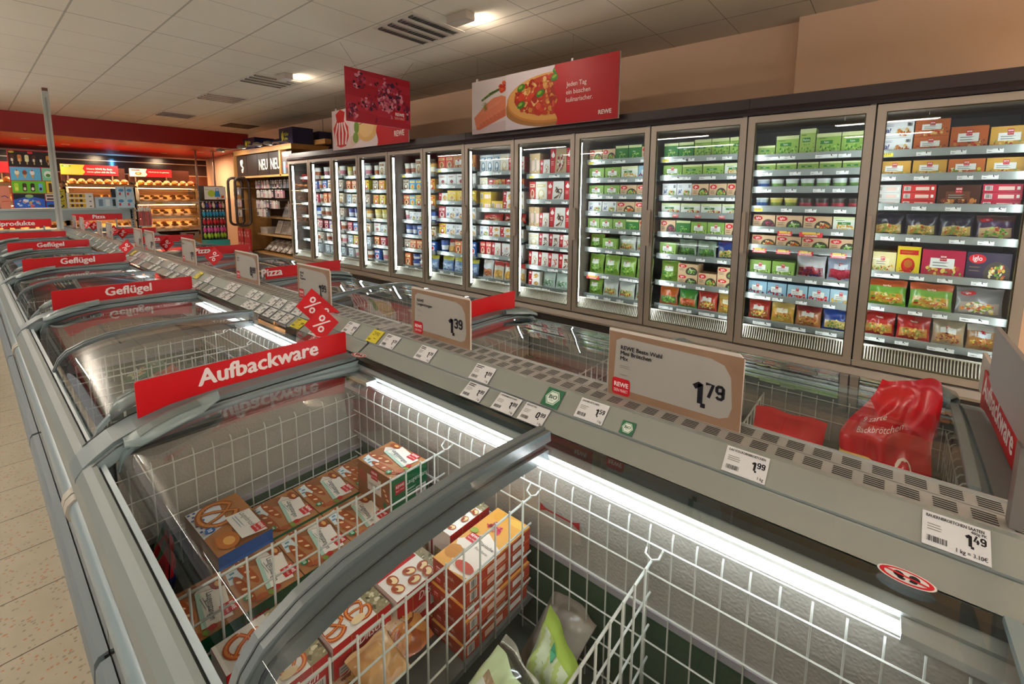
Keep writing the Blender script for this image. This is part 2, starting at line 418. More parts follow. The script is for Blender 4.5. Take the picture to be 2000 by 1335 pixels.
# ---------------------------------------------------------------- room shell
XB, YW, XN = -16.3, 4.9, 8
def room():
    b = MB(); b.quad((XB, -4, 0), (XN, -4, 0), (XN, YW, 0), (XB, YW, 0), floor_mat()); struct(b.build('floor'))
    b = MB(); b.box(XB, XN, -4, YW, CEIL, CEIL + .08, ceiling_mat()); struct(b.build('ceiling'))
    wm, t, p = newmat('peach_plaster')
    tc = N(t, 'ShaderNodeTexCoord'); no = N(t, 'ShaderNodeTexNoise'); no.inputs['Scale'].default_value = 1.5
    t.links.new(tc.outputs['Object'], no.inputs['Vector'])
    x = N(t, 'ShaderNodeMix', data_type='RGBA'); t.links.new(no.outputs[0], x.inputs[0])
    x.inputs[6].default_value = lin('#e6ba98'); x.inputs[7].default_value = lin('#ecc5a4')
    t.links.new(x.outputs[2], p.inputs['Base Color']); p.inputs['Roughness'].default_value = .7
    b = MB(); b.box(XB, XN, YW, YW + .1, 0, CEIL, wm)
    b.box(-9.17, -9.15, YW - .004, YW, 2.1, CEIL, M('#8d6f55'))
    struct(b.build('wall_right'))
    b = MB(); b.box(-.755, 1.05, YW - .12, YW, 1.9, CEIL, wm); b.box(1.06, 4, YW - .06, YW, 1.9, CEIL, M('#e0b591', .7)); struct(b.build('trim_1'))
    # bakery recess: dark glossy back wall and red soffit
    dk = M('#2a1512', .18); br = M('#4a1f14', .2)
    b = MB(); b.box(XB - .1, XB, -4, YW, 0, CEIL, dk)
    for z in (2.28, 1.95, 1.62): b.box(XB, XB + .012, -4, YW, z, z + .022, M('#b59a86', .3, .6))
    b.box(XB, XB + .006, -4, YW, 1.2, 1.95, br)
    struct(b.build('wall_back'))
    b = MB(); rs = M('#991512', .45)
    b.prism([(-13.0, 2.57), (-13.0, CEIL - .001), (-13.12, CEIL - .001), (-13.12, 2.60), (XB, 2.52), (XB, 2.48)], lambda t, x, z: (x, t, z), -4, YW - .001, rs)
    b.box(XB + .001, XB + .03, -4, YW - .001, 2.44, 2.478, M('#c9b3a4', .4))
    struct(b.build('trim_2'))
room()

def downlight(x, y, z, hue=SPOT_ON, i=0, word=''):
    r = empty('recessed_downlight', (x, y, z))
    b = MB(); b.lathe([(.055, 0), (.075, 0), (.075, .012), (.055, .012)], M('#c8b8a6', .3, .5), 20); b.build('trim_ring', r)
    b = MB(); b.lathe([(.001, .008), (.053, .008)], hue, 20); b.build('lens', r)
    tag(r, f'small round downlight set in the red bakery soffit, {word}', 'ceiling light', 'downlights in the red soffit')
for i, (x, y) in enumerate(((-13.9, .95), (-13.6, 2.05), (-14.6, 1.62), (-13.5, 3.45), (-15.2, 1.3), (-15.3, 2.62), (-15.2, 3.6), (-14.3, 4.2))):
    downlight(x, y, 2.57 - (abs(x) - 13.12) * .029 - .008, SPOT_ON, i, f'{ORD[i]} nearest the left' if i else 'furthest left')
for i, (x, y, c) in enumerate(((-14.6, 1.1, (1, .75, .5)), (-14.6, 2.6, (1, .75, .5)), (-14.8, 4.0, (1, .7, .45)))):
    area_light('bakery_lamp', (x, y, 2.46), .5, .2, 24, c)
area_light('bakery_blue_lamp', (-15.9, 2.75, 2.2), .05, .3, 1.5, (.1, .5, 1), (-1, 0, .2))
area_light('bakery_wall_lamp', (-15.9, 4.3, 1.75), .1, .1, 5, (1, .45, .15), (-1, 0, -.25))

# ---------------------------------------------------------------- ceiling fixtures
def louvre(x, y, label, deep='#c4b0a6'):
    r = empty('louvre_ceiling_light', (x, y, CEIL))
    b = MB(); s = .305; wf = M('#cdbfb0', .5)
    b.box(-s, s, -s, s, -.006, .0, wf); b.build('frame', r)
    refl = M('#cfc9c2', .16, .9)
    for i in range(4):
        xx = -.225 + i * .15
        c = MB(); c.box(xx - .034, xx + .034, -.27, .27, -.009, -.0065, M('#2c2622', .5))
        c.box(xx - .036, xx - .032, -.27, .27, -.018, -.006, refl); c.box(xx + .032, xx + .036, -.27, .27, -.018, -.006, refl)
        for k in range(15):
            yy = -.255 + k * .0364; c.box(xx - .032, xx + .032, yy - .0016, yy + .0016, -.018, -.008, refl)
        c.box(xx - .03, xx + .03, -.262, .262, -.0085, -.008, M(deep, .3, .3))  # lighter slot floor colour imitates reflected light in the far fixtures
        c.build('louvre_slot', r)
    tag(r, label, 'ceiling light', 'square louvre ceiling lights')
louvre(-3.57, 2.9, 'square ceiling light with four louvred slots, nearest the hanging pizza poster', '#5a4d45')
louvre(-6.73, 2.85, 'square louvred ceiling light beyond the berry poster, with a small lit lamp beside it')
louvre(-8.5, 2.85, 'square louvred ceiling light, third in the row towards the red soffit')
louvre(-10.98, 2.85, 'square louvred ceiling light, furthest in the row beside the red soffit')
def spot(x, y, label):
    r = empty('emergency_lamp', (x, y, CEIL))
    b = MB(); b.box(-.14, .1, -.06, .05, -.07, 0, M('#b9ab9c', .4)); b.build('housing', r, bevel=.006)
    b = MB(); b.box(-.1, .09, .052, .056, -.05, -.02, SPOT_ON); b.build('lens', r)
    tag(r, label, 'ceiling light', 'small lit lamps under the ceiling')
    area_light('emergency_lamp_glow', (x, y + .09, CEIL - .06), .18, .03, 1.6, (1, .86, .7), (.15, 1, .12))
spot(-2.98, 2.9, 'small lit box lamp on the ceiling, beside the nearest louvred light')
spot(-6.2, 2.84, 'small lit box lamp on the ceiling, beside the louvred light beyond the berry poster')
r = empty('ventilation_grille', (-11.57, 4.2, CEIL)); b = MB(); b.box(-.33, .33, -.3, .3, -.008, 0, M('#54402f', .6)); b.build('frame', r)
b = MB()
for k in range(9): b.box(-.31, .31, -.28 + k * .066, -.25 + k * .066, -.014, -.008, M('#2b2119', .6))
b.build('slat', r); tag(r, 'dark square ventilation grille in the ceiling beside the red soffit', 'vent')
for i, (fx, ly, up, down) in enumerate(TUBES):
    r = empty('tube_ceiling_light', (fx, ly, CEIL)); b = MB(); b.box(-.66, .66, -.05, .05, -.385, -.345, M('#d8d2c8', .4)); b.build('housing', r)
    b = MB(); b.tube([(-.5, 0, -.345), (-.5, 0, 0)], .004, M('#8f8a84', .4)); b.tube([(.5, 0, -.345), (.5, 0, 0)], .004, M('#8f8a84', .4)); b.build('suspension_wire', r)
    b = MB(); b.box(-.62, .62, -.03, .03, -.395, -.386, LAMP_ON); b.build('tube', r)
    tag(r, f'long hanging tube light over the left aisle, {ORD[i % 5]} along the {"inner" if ly > -2 else "outer"} row' if i < 10 else f'added unseen tube light behind the viewer, {ORD[i - 10]} of three', 'ceiling light', 'hanging tube lights')

# ---------------------------------------------------------------- chest freezers
L = 1.855; X0 = -1.59; YC = 1.1
LIDP = [(.172, .700), (.19, .745), (.215, .772), (.27, .795), (.34, .812), (.45, .822), (.6, .824), (.75, .818), (.905, .805)]
def off_prof(p, dz): return [(y - dz * (1 - min(1, (y - .17) / .12)) * .6, z + dz * min(1, .35 + (y - .17) / .15)) for y, z in p]
def chest(side, label):
    fy = (lambda y: y) if side == 'L' else (lambda y: 2 * YC - y)
    P = lambda t, y, z: (t, fy(y), z)
    root = empty('chest_freezer')
    def bx(b, x0, x1, y0, y1, z0, z1, m):
        a, c = sorted((fy(y0), fy(y1))); b.box(x0, x1, a, c, z0, z1, m)
    # cabinet shell
    b = MB(); bx(b, .004, L - .004, .152, .158, .11, .63, MIRROR); bx(b, .004, L - .004, .158, 1.0, .02, .17, M('#6f7676', .5))
    bx(b, .004, L - .004, .966, 1.0, .17, .77, M('#767d7d', .5)); bx(b, .004, .03, .158, .95, .17, .69, M('#868e8e', .45)); bx(b, L - .03, L - .004, .158, .95, .17, .69, M('#868e8e', .45))
    bx(b, .004, L - .004, .125, .16, .59, .64, M('#7c8586', .4)); b.build('cabinet', root)
    b = MB(); b.prism([(.150, .0), (.118, .0), (.114, .06), (.118, .11), (.128, .125), (.15, .128)], P, .012, L - .012, M('#717c81', .4), smooth=False)
    bx(b, .0, L, .140, .151, .0, .118, BLACK); b.build('kick_plate', root)
    b = MB(); b.prism([(.125 + .023 * cos(a), .598 + .03 * sin(a)) for a in [k * pi / 5 for k in range(10)]], P, .03, L - .03, M('#7f9096', .28), smooth=True)
    b.build('bumper_rail', root)
    for xe in (.02, L - .02):
        e = MB(); e.prism([(.122 + .027 * cos(a), .598 + .034 * sin(a)) for a in [k * pi / 5 for k in range(10)]], P, xe - .016, xe + .016, M('#b3ada0', .5), smooth=True); e.build('bumper_cap', root)
    b = MB()
    b.prism([(.135, .628), (.119, .632), (.116, .66), (.121, .688), (.134, .708), (.15, .718), (.160, .72), (.162, .706), (.170, .704), (.172, .690), (.180, .690), (.184, .684), (.184, .68), (.184, .63)], P, .0, L, TRIM_GREY)
    bx(b, 0, L, .1405, .1425, .624, .629, BLACK); b.build('front_trim', root)
    # liner
    b = MB(); zf = .2
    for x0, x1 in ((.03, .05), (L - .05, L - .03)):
        bx(b, x0, x1, .2, .93, .44, .705, LINER); bx(b, x0 - .004, x1 + .004, .2, .93, zf, .428, LINER_SHADED)
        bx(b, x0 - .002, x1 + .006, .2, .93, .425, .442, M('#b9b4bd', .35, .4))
    bx(b, .05, L - .05, .922, .94, .48, .73, LINER); bx(b, .05, L - .05, .926, .944, zf, .468, LINER_SHADED); bx(b, .05, L - .05, .912, .93, .465, .482, M('#b9b4bd', .35, .4))
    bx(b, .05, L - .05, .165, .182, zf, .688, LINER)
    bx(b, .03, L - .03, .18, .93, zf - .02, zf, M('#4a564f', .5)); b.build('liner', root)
    b = MB(); bx(b, .05, .92, .184, .914, .318, .333, M('#5c615c', .5)); b.build('raised_deck', root)
    # rear edge: light channel, grey panel, dark glass seal
    b = MB(); b.prism([(.93, .735), (.905, .742), (.90, .757), (.918, .772), (.93, .780), (.965, .780), (.965, .735)], P, .03, L - .03, M('#98a09d', .3, .3)); b.build('rear_panel', root)
    b = MB(); b.prism([(.908, .776), (.914, .789), (.938, .7905), (.938, .780), (.918, .772)], P, .03, L - .03, M('#16211b', .22)); b.build('seal_strip', root)
    b = MB(); b.prism([(.874, .735), (.898, .7365), (.898, .741), (.874, .7395)], P, .2, L - .2, TUBE)
    b.build('light_tube', root)
    b = MB(); b.prism([(.865, .733), (.908, .734), (.910, .748), (.863, .748)], P, .05, .2, M('#b7bcbb', .3)); b.prism([(.865, .733), (.908, .734), (.910, .748), (.863, .748)], P, L - .2, L - .05, M('#b7bcbb', .3)); b.build('light_end_cap', root)
    # end frames
    ridge = [(.119, .655), (.119, .69), (.135, .712), (.165, .735), (.20, .757), (.25, .775), (.34, .792), (.45, .799), (.6, .801), (.75, .801), (.915, .799)]
    under = [(y + .01, z - .05 - .012 * min(1, (y - .1) * 3)) for y, z in reversed(ridge)]
    for x0, x1 in ((0.0, .052), (L - .052, L)):
        b = MB(); b.prism(ridge + under, P, x0, x1, FRAME_GREY)
        xx0, xx1 = (x1, x1 + .022) if x0 == 0 else (x0 - .022, x0)
        low = [(y, z - .012) for y, z in ridge[2:]]
        b.prism(low + [(y + .006, z - .03) for y, z in reversed(low)], P, xx0, xx1, M('#7f8d8f', .35))
        xg = x1 + .001 if x0 == 0 else x0 - .001
        b.tube([P(xg + (.022 if x0 == 0 else -.022), y, z - .008) for y, z in ridge[2:]], .0022, BLACK, 4)
        b.build('end_frame', root)
    # two curved sliding lids
    for x0, x1, dz in ((.075, .965, -.043), (.935, L - .075, .008)):
        pr = off_prof(LIDP, dz); lid = MB()
        up = x0 > .5
        inner = x0 if up else x1
        fw = .034 if up else .024
        a0, a1 = (inner, inner + fw) if up else (inner - fw, inner)
        th = [(y, z) for y, z in pr]
        am = a0 + (a1 - a0) * .55
        lid.prism([(y, z + .010) for y, z in th] + [(y + .003, z - .016) for y, z in reversed(th)], P, a0, am - .0015, M('#6f7779', .3))
        lid.prism([(y, z + .004) for y, z in th] + [(y + .003, z - .016) for y, z in reversed(th)], P, am - .0015, am + .0015, BLACK)
        lid.prism([(y, z + .006) for y, z in th] + [(y + .003, z - .022) for y, z in reversed(th)], P, am + .0015, a1, M('#626b6d', .3))
        o0, o1 = (x1 - .018, x1) if up else (x0, x0 + .018)
        lid.prism([(y, z + .005) for y, z in th] + [(y + .003, z - .008) for y, z in reversed(th)], P, o0, o1, M('#7f8d8f', .33))
        lid.prism([(.166, .695), (.166, .712), (.176, .716), (.18, .7)], P, x0, x1, M('#8fa0a6', .3))
        lo = lid.build('sliding_lid', root)
        zr = pr[-1][1]; lid.prism([(.895, zr + .006), (.934, zr + .002), (.934, zr - .006), (.895, zr - .008)], P, x0 + .004, x1 - .004, M('#222c27', .25))
        g = MB(); n = len(pr)
        # finer glass curve
        fine = []
        for i in range(n - 1):
            for k in range(3):
                t = k / 3; fine.append((pr[i][0] * (1 - t) + pr[i + 1][0] * t, pr[i][1] * (1 - t) + pr[i + 1][1] * t))
        fine.append(pr[-1])
        sm = [fine[0]] + [((fine[i - 1][0] + 2 * fine[i][0] + fine[i + 1][0]) / 4, (fine[i - 1][1] + 2 * fine[i][1] + fine[i + 1][1]) / 4) for i in range(1, len(fine) - 1)] + [fine[-1]]
        g.prism(sm, P, x0 + .01, x1 - .01, GLASS_LID, caps=False, closed=False, smooth=True); g.build('glass_pane', lo)
        # handle at the outer end
        h = MB(); hx0, hx1 = (x1 - .085, x1 + .004) if up else (x0 - .004, x0 + .085)
        hp = [(.215, .772), (.24, .789), (.27, .802), (.32, .816), (.38, .826), (.44, .828)]
        hp = [(y, z + dz * .5) for y, z in hp]; out = hx1 if up else hx0; inn = hx0 if up else hx1
        def hw(i): return (.02, .075, .085, .085, .075, .02)[i]
        vs = []; sg = -1 if up else 1
        for i, (y, z) in enumerate(hp):
            w = hw(i)
            for q, dzz in ((0, -.004), (0, .012), (w * .35, .02), (w, .010), (w, -.004)): vs.append(P(out + sg * q, y, z + dzz))
        fs = [(i * 5 + k, i * 5 + k + 1, i * 5 + 6 + k, i * 5 + 5 + k) for i in range(5) for k in range(4)] + [(0, 1, 2, 3, 4), (29, 28, 27, 26, 25)]
        h.add(vs, fs, M('#7c8a89', .3), True)
        rv = [P(out + sg * .03, y, z + .0215) for y, z in hp[1:5]] + [P(out + sg * .062, y, z + .0165) for y, z in reversed(hp[1:5])]
        h.add(rv, [(i, i + 1, 6 - i, 7 - i) for i in range(3)], M('#5f6b68', .4))
        h.build('handle', lo)
    # no-stepping stickers
    for xx in (.11, L - .2) if side == 'L' else ():
        a = Art(); a.circ(0, 0, .036, .024, '#e8e4e2', 24); a.circ(0, 0, .033, .0215, '#d0202c', 24); a.circ(0, 0, .027, .017, '#e8e4e2', 24)
        a.circ(-.009, .002, .007, .010, '#1b1b1f', 10); a.circ(-.006, -.009, .005, .004, '#1b1b1f', 10); a.circ(.010, .002, .007, .010, '#1b1b1f', 10); a.circ(.008, -.009, .005, .004, '#1b1b1f', 10)
        a.stroke([(-.026, .006), (.026, -.006)], .0045, '#d0202c')
        b = MB(); a.emit(b, lambda u, v, d: P(xx + u, .893 + v * .9, .822 + d - (v * .08)) if side == 'L' else P(xx + u, .893 - v * .9, .822 + d + v * .08)); b.build('warning_sticker', root)
    # wire baskets
    def grid_rear():
        b = MB(); zs = (.66, .59, .505, .42, .335, .25)
        for z in zs: b.tube([P(.055, .896, z), P(L - .055, .896, z)], .0021, WIRE, 5)
        b.tube([P(.055, .908, .703), P(L - .055, .908, .703)], .0016, WIRE, 4)
        k = 0; x = .09
        while x < L - .06:
            b.tube([P(x, .899, .215), P(x, .899, .668), P(x, .902, .688), P(x, .906, .697)], .0021, WIRE, 5); x += .05
        return b
    grid_rear().build('basket_grid', root)
    b = MB()
    for z in (.655, .58, .5, .41, .32): b.tube([P(.055, .190, z), P(L - .055, .190, z)], .0018, WIRE, 4)
    x = .08
    while x < L - .06:
        b.tube([P(x, .192, .22), P(x, .190, .655), P(x, .186, .667)], .0018, WIRE, 4); x += .05
    b.build('basket_grid', root)
    for xe in (.068, L - .068):
        b = MB()
        for z in (.65, .575, .49, .405, .32): b.tube([P(xe, .193, z), P(xe, .896, z)], .002, WIRE, 5)
        y = .22; sg = 1 if xe < .5 else -1
        while y < .895:
            b.tube([P(xe, y, .22), P(xe, y, .65), P(xe - sg * .006, y, .662), P(xe - sg * .014, y, .666)], .002, WIRE, 5); y += .05
        b.build('basket_grid', root)
    for xd, ya in ((.588, .196), (.925, .20), (1.253, .20)):
        b = MB()
        for z, r in ((.63, .0032), (.555, .0026), (.475, .0026), (.395, .0026)): b.tube([P(xd, ya, z), P(xd, .885, z)], r, WIRE, 6)
        y = ya + .02
        while y < .885:
            b.tube([P(xd + .004, y, .335 if xd < .93 else .225), P(xd + .004, y, .642)], .0026, WIRE, 6); y += .052
        b.tube([P(xd - .017, .905, .650), P(xd - .015, .886, .640), P(xd, .884, .632), P(xd + .015, .886, .640), P(xd + .017, .905, .650)], .0026, WIRE, 6)
        b.build('divider_grid', root)
    tag(root, label, 'freezer', 'chest freezers in the left row' if side == 'L' else 'chest freezers in the right row')
    return root
POS = ['nearest', 'second nearest', 'third nearest', 'fourth nearest', 'fifth nearest', 'furthest']
cl = chest('L', 'grey chest freezer with curved glass lids, nearest of the left row, holding pretzel cartons'); cl.location.x = X0
cr = chest('R', 'grey chest freezer with curved glass lids, right row, behind the 1.79 board'); cr.location.x = X0
for k in range(1, 6):
    c = copy_tree(cl); c.location.x = X0 - L * k; c['label'] = f'grey chest freezer with curved glass lids, {POS[k]} of the six in the left row'
    c = copy_tree(cr); c.location.x = X0 - L * k; c['label'] = f'grey chest freezer with curved glass lids, {POS[k]} of the six in the right row'
# reduction sticker arrow strip inside the nearest chest
b = MB(); a = Art(); a.rect(0, 0, .13, .05, '#a69b90'); a.stroke([(.004, .047), (.126, .047)], .005, '#9b1c22'); a.poly([(.004, .036), (.03, .047), (.004, .058)], '#9b1c22'); a.poly([(.126, .036), (.1, .047), (.126, .058)], '#9b1c22')
a.emit(b, planar((-.66, .914, .545), (1, 0, 0), (0, 0, 1), (0, -1, 0))); o = b.build('fill_limit_sticker'); tag(o, 'grey fill limit sticker with a dark red double arrow inside the nearest chest', 'sticker')

# ---------------------------------------------------------------- price rail (spine) over the freezer backs
def spine():
    r = empty('price_rail')
    P = lambda t, y, z: (t, y, z)
    x0, x1 = .006, L - .006
    b = MB(); b.prism([(.945, .788), (.940, .792), (.995, .826), (1.002, .826), (1.0, .815)], P, x0, x1, ALU); b.build('ticket_strip', r)
    b = MB(); b.prism([(.990, .826), (.988, .831), (1.036, .870), (1.046, .872), (1.046, .862)], P, x0, x1, ALU)
    b.box(x0, x1, .99, 1.0, .815, .829, M('#6b706e', .4)); b.build('ticket_strip', r)
    b = MB(); pm = M('#b5b3ae', .4, .3)
    b.box(x0, x1, 1.046, 1.154, .862, .870, pm); b.box(x0, x1, 1.099, 1.101, .8702, .8708, M('#84827d', .5)); b.box(x0, x1, 1.150, 1.156, .866, .874, M('#c5c7c5', .3, .5))
    sl = M('#151514', .6); a = Art()
    n = int((L - .05) / .0497)
    for row, yb in ((0, 1.056), (1, 1.108)):
        for k in range(n):
            xx = .03 + k * .0497 + (.012 if row else 0)
            for j in range(5): a.add([(xx, yb + j * .0078), (xx + .032, yb + j * .0078), (xx + .032, yb + j * .0078 + .0042), (xx, yb + j * .0078 + .0042)], [(0, 1, 2, 3)], sl, False)
    a.emit(b, planar((0, 0, .870), (1, 0, 0), (0, 1, 0), (0, 0, 1))); b.build('slotted_cover', r)
    b = MB(); b.prism([(1.255, .788), (1.26, .792), (1.205, .826), (1.198, .826)], P, x0, x1, ALU); b.prism([(1.21, .826), (1.212, .831), (1.164, .870), (1.154, .872), (1.154, .862)], P, x0, x1, ALU); b.build('ticket_strip', r)
    b = MB(); b.box(x0, x1, 1.032, 1.168, .60, .853, M('#4d5250', .6)); b.build('core', r)
    return r
sp = spine(); sp.location.x = X0 + .02; tag(sp, 'brushed metal price rail with slotted cover, nearest section, between the freezer rows', 'rail', 'price rail sections between the freezer rows')
for k in range(1, 6):
    c = copy_tree(sp); c.location.x = X0 + .02 - L * k; c['label'] = f'brushed metal price rail with slotted cover, {POS[k]} section from the camera'

# ---------------------------------------------------------------- red department signs across the chests
def chest_sign(name, x, y0, y1, z0, z1, txt, label, th=None, face=1, tail=True, side='L', y_t=None):
    r = empty(name, (x, 0, 0))
    b = MB()
    if tail:
        pts = [(.262, .781), (.262, z1 - .004), (.266, z1), (y1 - .004, z1), (y1, z1 - .004), (y1, z0), (.47, z0), (.40, .801), (.34, .797), (.30, .789)]
    else: pts = [(y0, z0), (y0, z1), (y1, z1), (y1, z0)]
    if side == 'R': pts = [(2 * YC - y, z) for y, z in pts]
    if not tail:
        q = MB()
        for yy in (max(.3, y0 + .08), y1 - .1): q.box(-.006, .006, yy, yy + .02, .803, z0 + .02, M('#8d9a9b', .4))
        q.build('post', r)
    b.prism(pts, lambda t, y, z: (t, y, z), -.002, .002, RED); b.build('panel', r)
    if txt:
        a = Art(); h = th or .045
        ys = [p[0] for p in pts]; yc = y_t or (min(ys) + max(ys)) / 2 + (.01 if side == 'L' else -.01)
        if face > 0:
            a.text(txt, yc, z0 + (z1 - z0) * .27, h, '#f3e6e2', .98, 'c', .1); pm = planar((.0022, 0, 0), (0, 1, 0), (0, 0, 1), (1, 0, 0))
        else:
            a.text(txt, -yc, z0 + (z1 - z0) * .27, h, '#f3e6e2', .98, 'c', .1); pm = planar((-.0022, 0, 0), (0, -1, 0), (0, 0, 1), (-1, 0, 0))
        b = MB(); a.emit(b, pm); b.build('lettering', r)
    tag(r, label, 'sign', 'red department signs on the chest freezers')
LS = [('Aufbackware', 'red sign reading Aufbackware standing across the nearest left chest freezers'), ('Geflügel', 'red Geflügel sign, nearest of the three, behind the Aufbackware sign'), ('Geflügel', 'red Geflügel sign, the middle one of three'), ('Geflügel', 'red Geflügel sign, furthest of the three'), ('', 'blank red sign in the left row, behind the furthest Geflügel sign')]
for k, (t, lb) in enumerate(LS): chest_sign('department_sign', X0 - L * k, .26, .905, .805, .888, t, lb, .050 if k == 0 else .046, y_t=.60 if k == 0 else .585)
chest_sign('department_sign', X0 - L * 5, -.1, .93, .86, .99, 'Kartoffelprodukte', 'tall red sign reading Kartoffelprodukte at the far end of the left row', .07, tail=False, y_t=.37)
RS = [('', 'red sign half hidden behind the 1.39 price board'), ('Pizza', 'red Pizza sign between the 8.99 and the 1.99 boards'), ('Pizza', 'red Pizza sign left of the 8.99 board'), ('Pizza', 'red Pizza sign, third from the camera in the right row'), ('Pizza', 'red Pizza sign, fourth from the camera, partly behind price boards')]
for k, (t, lb) in enumerate(RS): chest_sign('department_sign', X0 - L * k, 0, .845, .803, .888, t, lb, .052, side='R', y_t=(0, 1.40, 1.50, 1.50, 1.44)[k])
chest_sign('department_sign', X0 - L * 5, 1.19, 1.86, .95, 1.06, 'Pizza', 'red Pizza sign in front of the grey shelf, furthest of the right row', .06, tail=False)
chest_sign('department_sign', .258, .4, .845, .805, .90, 'Aufbackware', 'red Aufbackware sign at the right edge, facing left', .058, face=-1, side='R', y_t=1.70)
b = MB(); b.box(.262, .272, 1.20, 2.05, .806, .925, M('#b9ab9d', .5)); o = b.build('sign_holder'); tag(o, 'grey sign holder plate behind the right-hand red sign', 'sign holder')

# ---------------------------------------------------------------- price boards standing on the rail
def board(x0, x1, txt, sub, label, z1=1.058, w=None, yy=1.1, detail=True):
    w = x1 - x0; z0 = .872; h = z1 - z0
    r = empty('price_board', (x0, yy, z0))
    b = MB(); c = .012
    b.prism([(0, 0), (w, 0), (w, h - c), (w - c, h), (0, h)], lambda t, x, z: (x, t, z), -.002, .004, M('#d8cdc3', .5)); b.build('card', r)
    a = Art(); a.rect(.001, .001, w - .002, h - .003 - c * .4, PLY)
    m = .022
    pts = [(m * .75, .03), (m, h - .03), (m + .018, h - .02)]
    pts += [(w - m - .05, h - .024), (w - m - .02, h - .034), (w - m - .004, h - .06), (w - m + .002, .055), (w - m - .005, .03), (w - m - .025, .021), (m * 1.6, .022)]
    a.poly(pts, M('#aca79f', .5, 0, .2)); b = MB(); pm = planar((0, -.002, 0), (1, 0, 0), (0, 0, 1), (0, -1, 0)); a.emit(b, pm); b.build('printed_face', r)
    a = Art(); price(a, txt, w - .035, .045, .056, '#1d1a22')
    for i, s in enumerate(sub): a.text(s, .036, h - .052 - i * .0145, .0108, '#26242a', .95, 'l', .08)
    if sub: a.lines(.036, h - .06 - len(sub) * .0125, .035, 2, '#8b8781', .0016, .005); a.lines(.036, h - .085 - len(sub) * .0125, .028, 1, '#8b8781', .0016)
    b = MB(); a.emit(b, planar((0, -.0035, 0), (1, 0, 0), (0, 0, 1), (0, -1, 0))); b.build('lettering', r)
    a = Art(); a.rrect(.014, .006, .052, .047, .008, '#cb1f2b'); a.text('REWE', .04, .029, .012, '#f4e9e6', .9, 'c', .1); a.text('DEIN MARKT', .04, .014, .0085, '#f4e9e6', .6, 'c', maxw=.04)
    b = MB(); a.emit(b, planar((0, -.0032, 0), (1, 0, 0), (0, 0, 1), (0, -1, 0))); b.build('logo', r)
    tag(r, label, 'price board', 'price boards standing on the rail')
board(-.565, -.227, '1.79', ['REWE Beste Wahl', 'Mini Brötchen', 'Mix'], 'large price board reading 1.79, wood patterned border, standing on the metal rail')
board(-1.425, -1.10, '1.39', ['REWE', 'Laugenstangen'], 'price board reading 1.39 in front of a red sign')
board(-2.385, -2.05, '1.99', ['REWE', 'Pizza', 'Baguettes'], 'price board reading 1.99 beside the percent cards')
board(-3.24, -2.89, '8.99', ['REWE', 'Pizza'], 'price board reading 8.99 beside a Pizza sign')
for i, x in enumerate((-4.37, -5.53, -5.97, -7.38, -7.98, -9.32, -10.02)):
    board(x, x + .33, ('1.99', '2.49', '2.29', '1.69', '2.99', '1.79', '2.49')[i], ['REWE'], f'small looking far price board, {ORD[i]} beyond the 8.99 board', 1.07)
r = empty('rail_sign', (.20, 1.1, .872)); b = MB(); b.prism([(-.33, .135), (.28, .135), (.30, .142), (.325, .145), (.325, .262), (-.33, .262)], lambda t, y, z: (t, y, z), -.004, .004, M('#8c8480', .5)); b.build('panel', r)
b = MB(); b.box(-.008, .008, -.04, -.01, -.001, .14, M('#7a7470', .4)); b.build('foot', r)
tag(r, 'plain grey back of a sign panel on the rail, cut off by the right edge', 'sign')

# ---------------------------------------------------------------- tickets on the rail
UPN = Vector((0, -.63, .78)).normalized(); UPV = Vector((0, .78, .63)).normalized()
LON = Vector((0, -.53, .85)).normalized(); LOV = Vector((0, .85, .53)).normalized()
def ticket_mesh(w, h, p, col='#e6e6e6', big=None, seed=1, line='', unit='', bot=''):
    b = MB(); a = Art()
    b.add([(0, 0, 0), (w, 0, 0), (w, h, 0), (0, h, 0), (0, 0, .0006), (w, 0, .0006), (w, h, .0006), (0, h, .0006)], [(0, 3, 2, 1), (4, 5, 6, 7), (0, 1, 5, 4), (1, 2, 6, 5), (2, 3, 7, 6), (3, 0, 4, 7)], M(col, .35))
    if big: a.text(big, w * .5, h * .55, h * .3, '#3b3a20', .8, 'c'); a.bars(w * .08, h * .12, w * .28, h * .14, '#4a4723', seed); a.lines(w * .5, h * .3, w * .3, 1, '#6a6430', h * .05)
    else:
        price(a, p, w * .95, h * .36, h * .34)
        if line: a.text(line, w * .06, h * .84, h * .085, '#303030', .9, 'l', .08, maxw=w * .85)
        else: a.lines(w * .06, h * .85, w * .4, 2, '#50504e', h * .06, h * .1, seed)
        a.lines(w * .08, h * .62, w * .3, 3, '#93938f', h * .03, h * .075, seed + 1); a.bars(w * .08, h * .13, w * .3, h * .17, '#2d2d2d', seed)
        if unit: a.text(unit, w * .95, h * .74, h * .075, '#303030', .9, 'r', .06)
        a.text(bot or '1 kg', w * .95, h * .08, h * .11, '#303030', .8, 'r', .05)
    a.emit(b, planar((0, 0, .0006), (1, 0, 0), (0, 1, 0), (0, 0, 1)), .00006, .0002)
    return b.mesh('price_ticket')
def place_ticket(me, x, row, label, cat='price ticket', tilt=0, name='price_ticket'):
    o = bpy.data.objects.new(name, me); COL.objects.link(o)
    if row == 'u': V, Nn, base = UPV, UPN, Vector((x, .989, .8318))
    else: V, Nn, base = LOV, LON, Vector((x, .9405, .7927))
    m = Matrix((Vector((1, 0, 0)), V, Nn)).transposed().to_4x4(); m.translation = base + Nn * .0028
    o.matrix_world = m
    tag(o, label, cat, 'price tickets on the rail'); return o
TW, TH = .083, .057
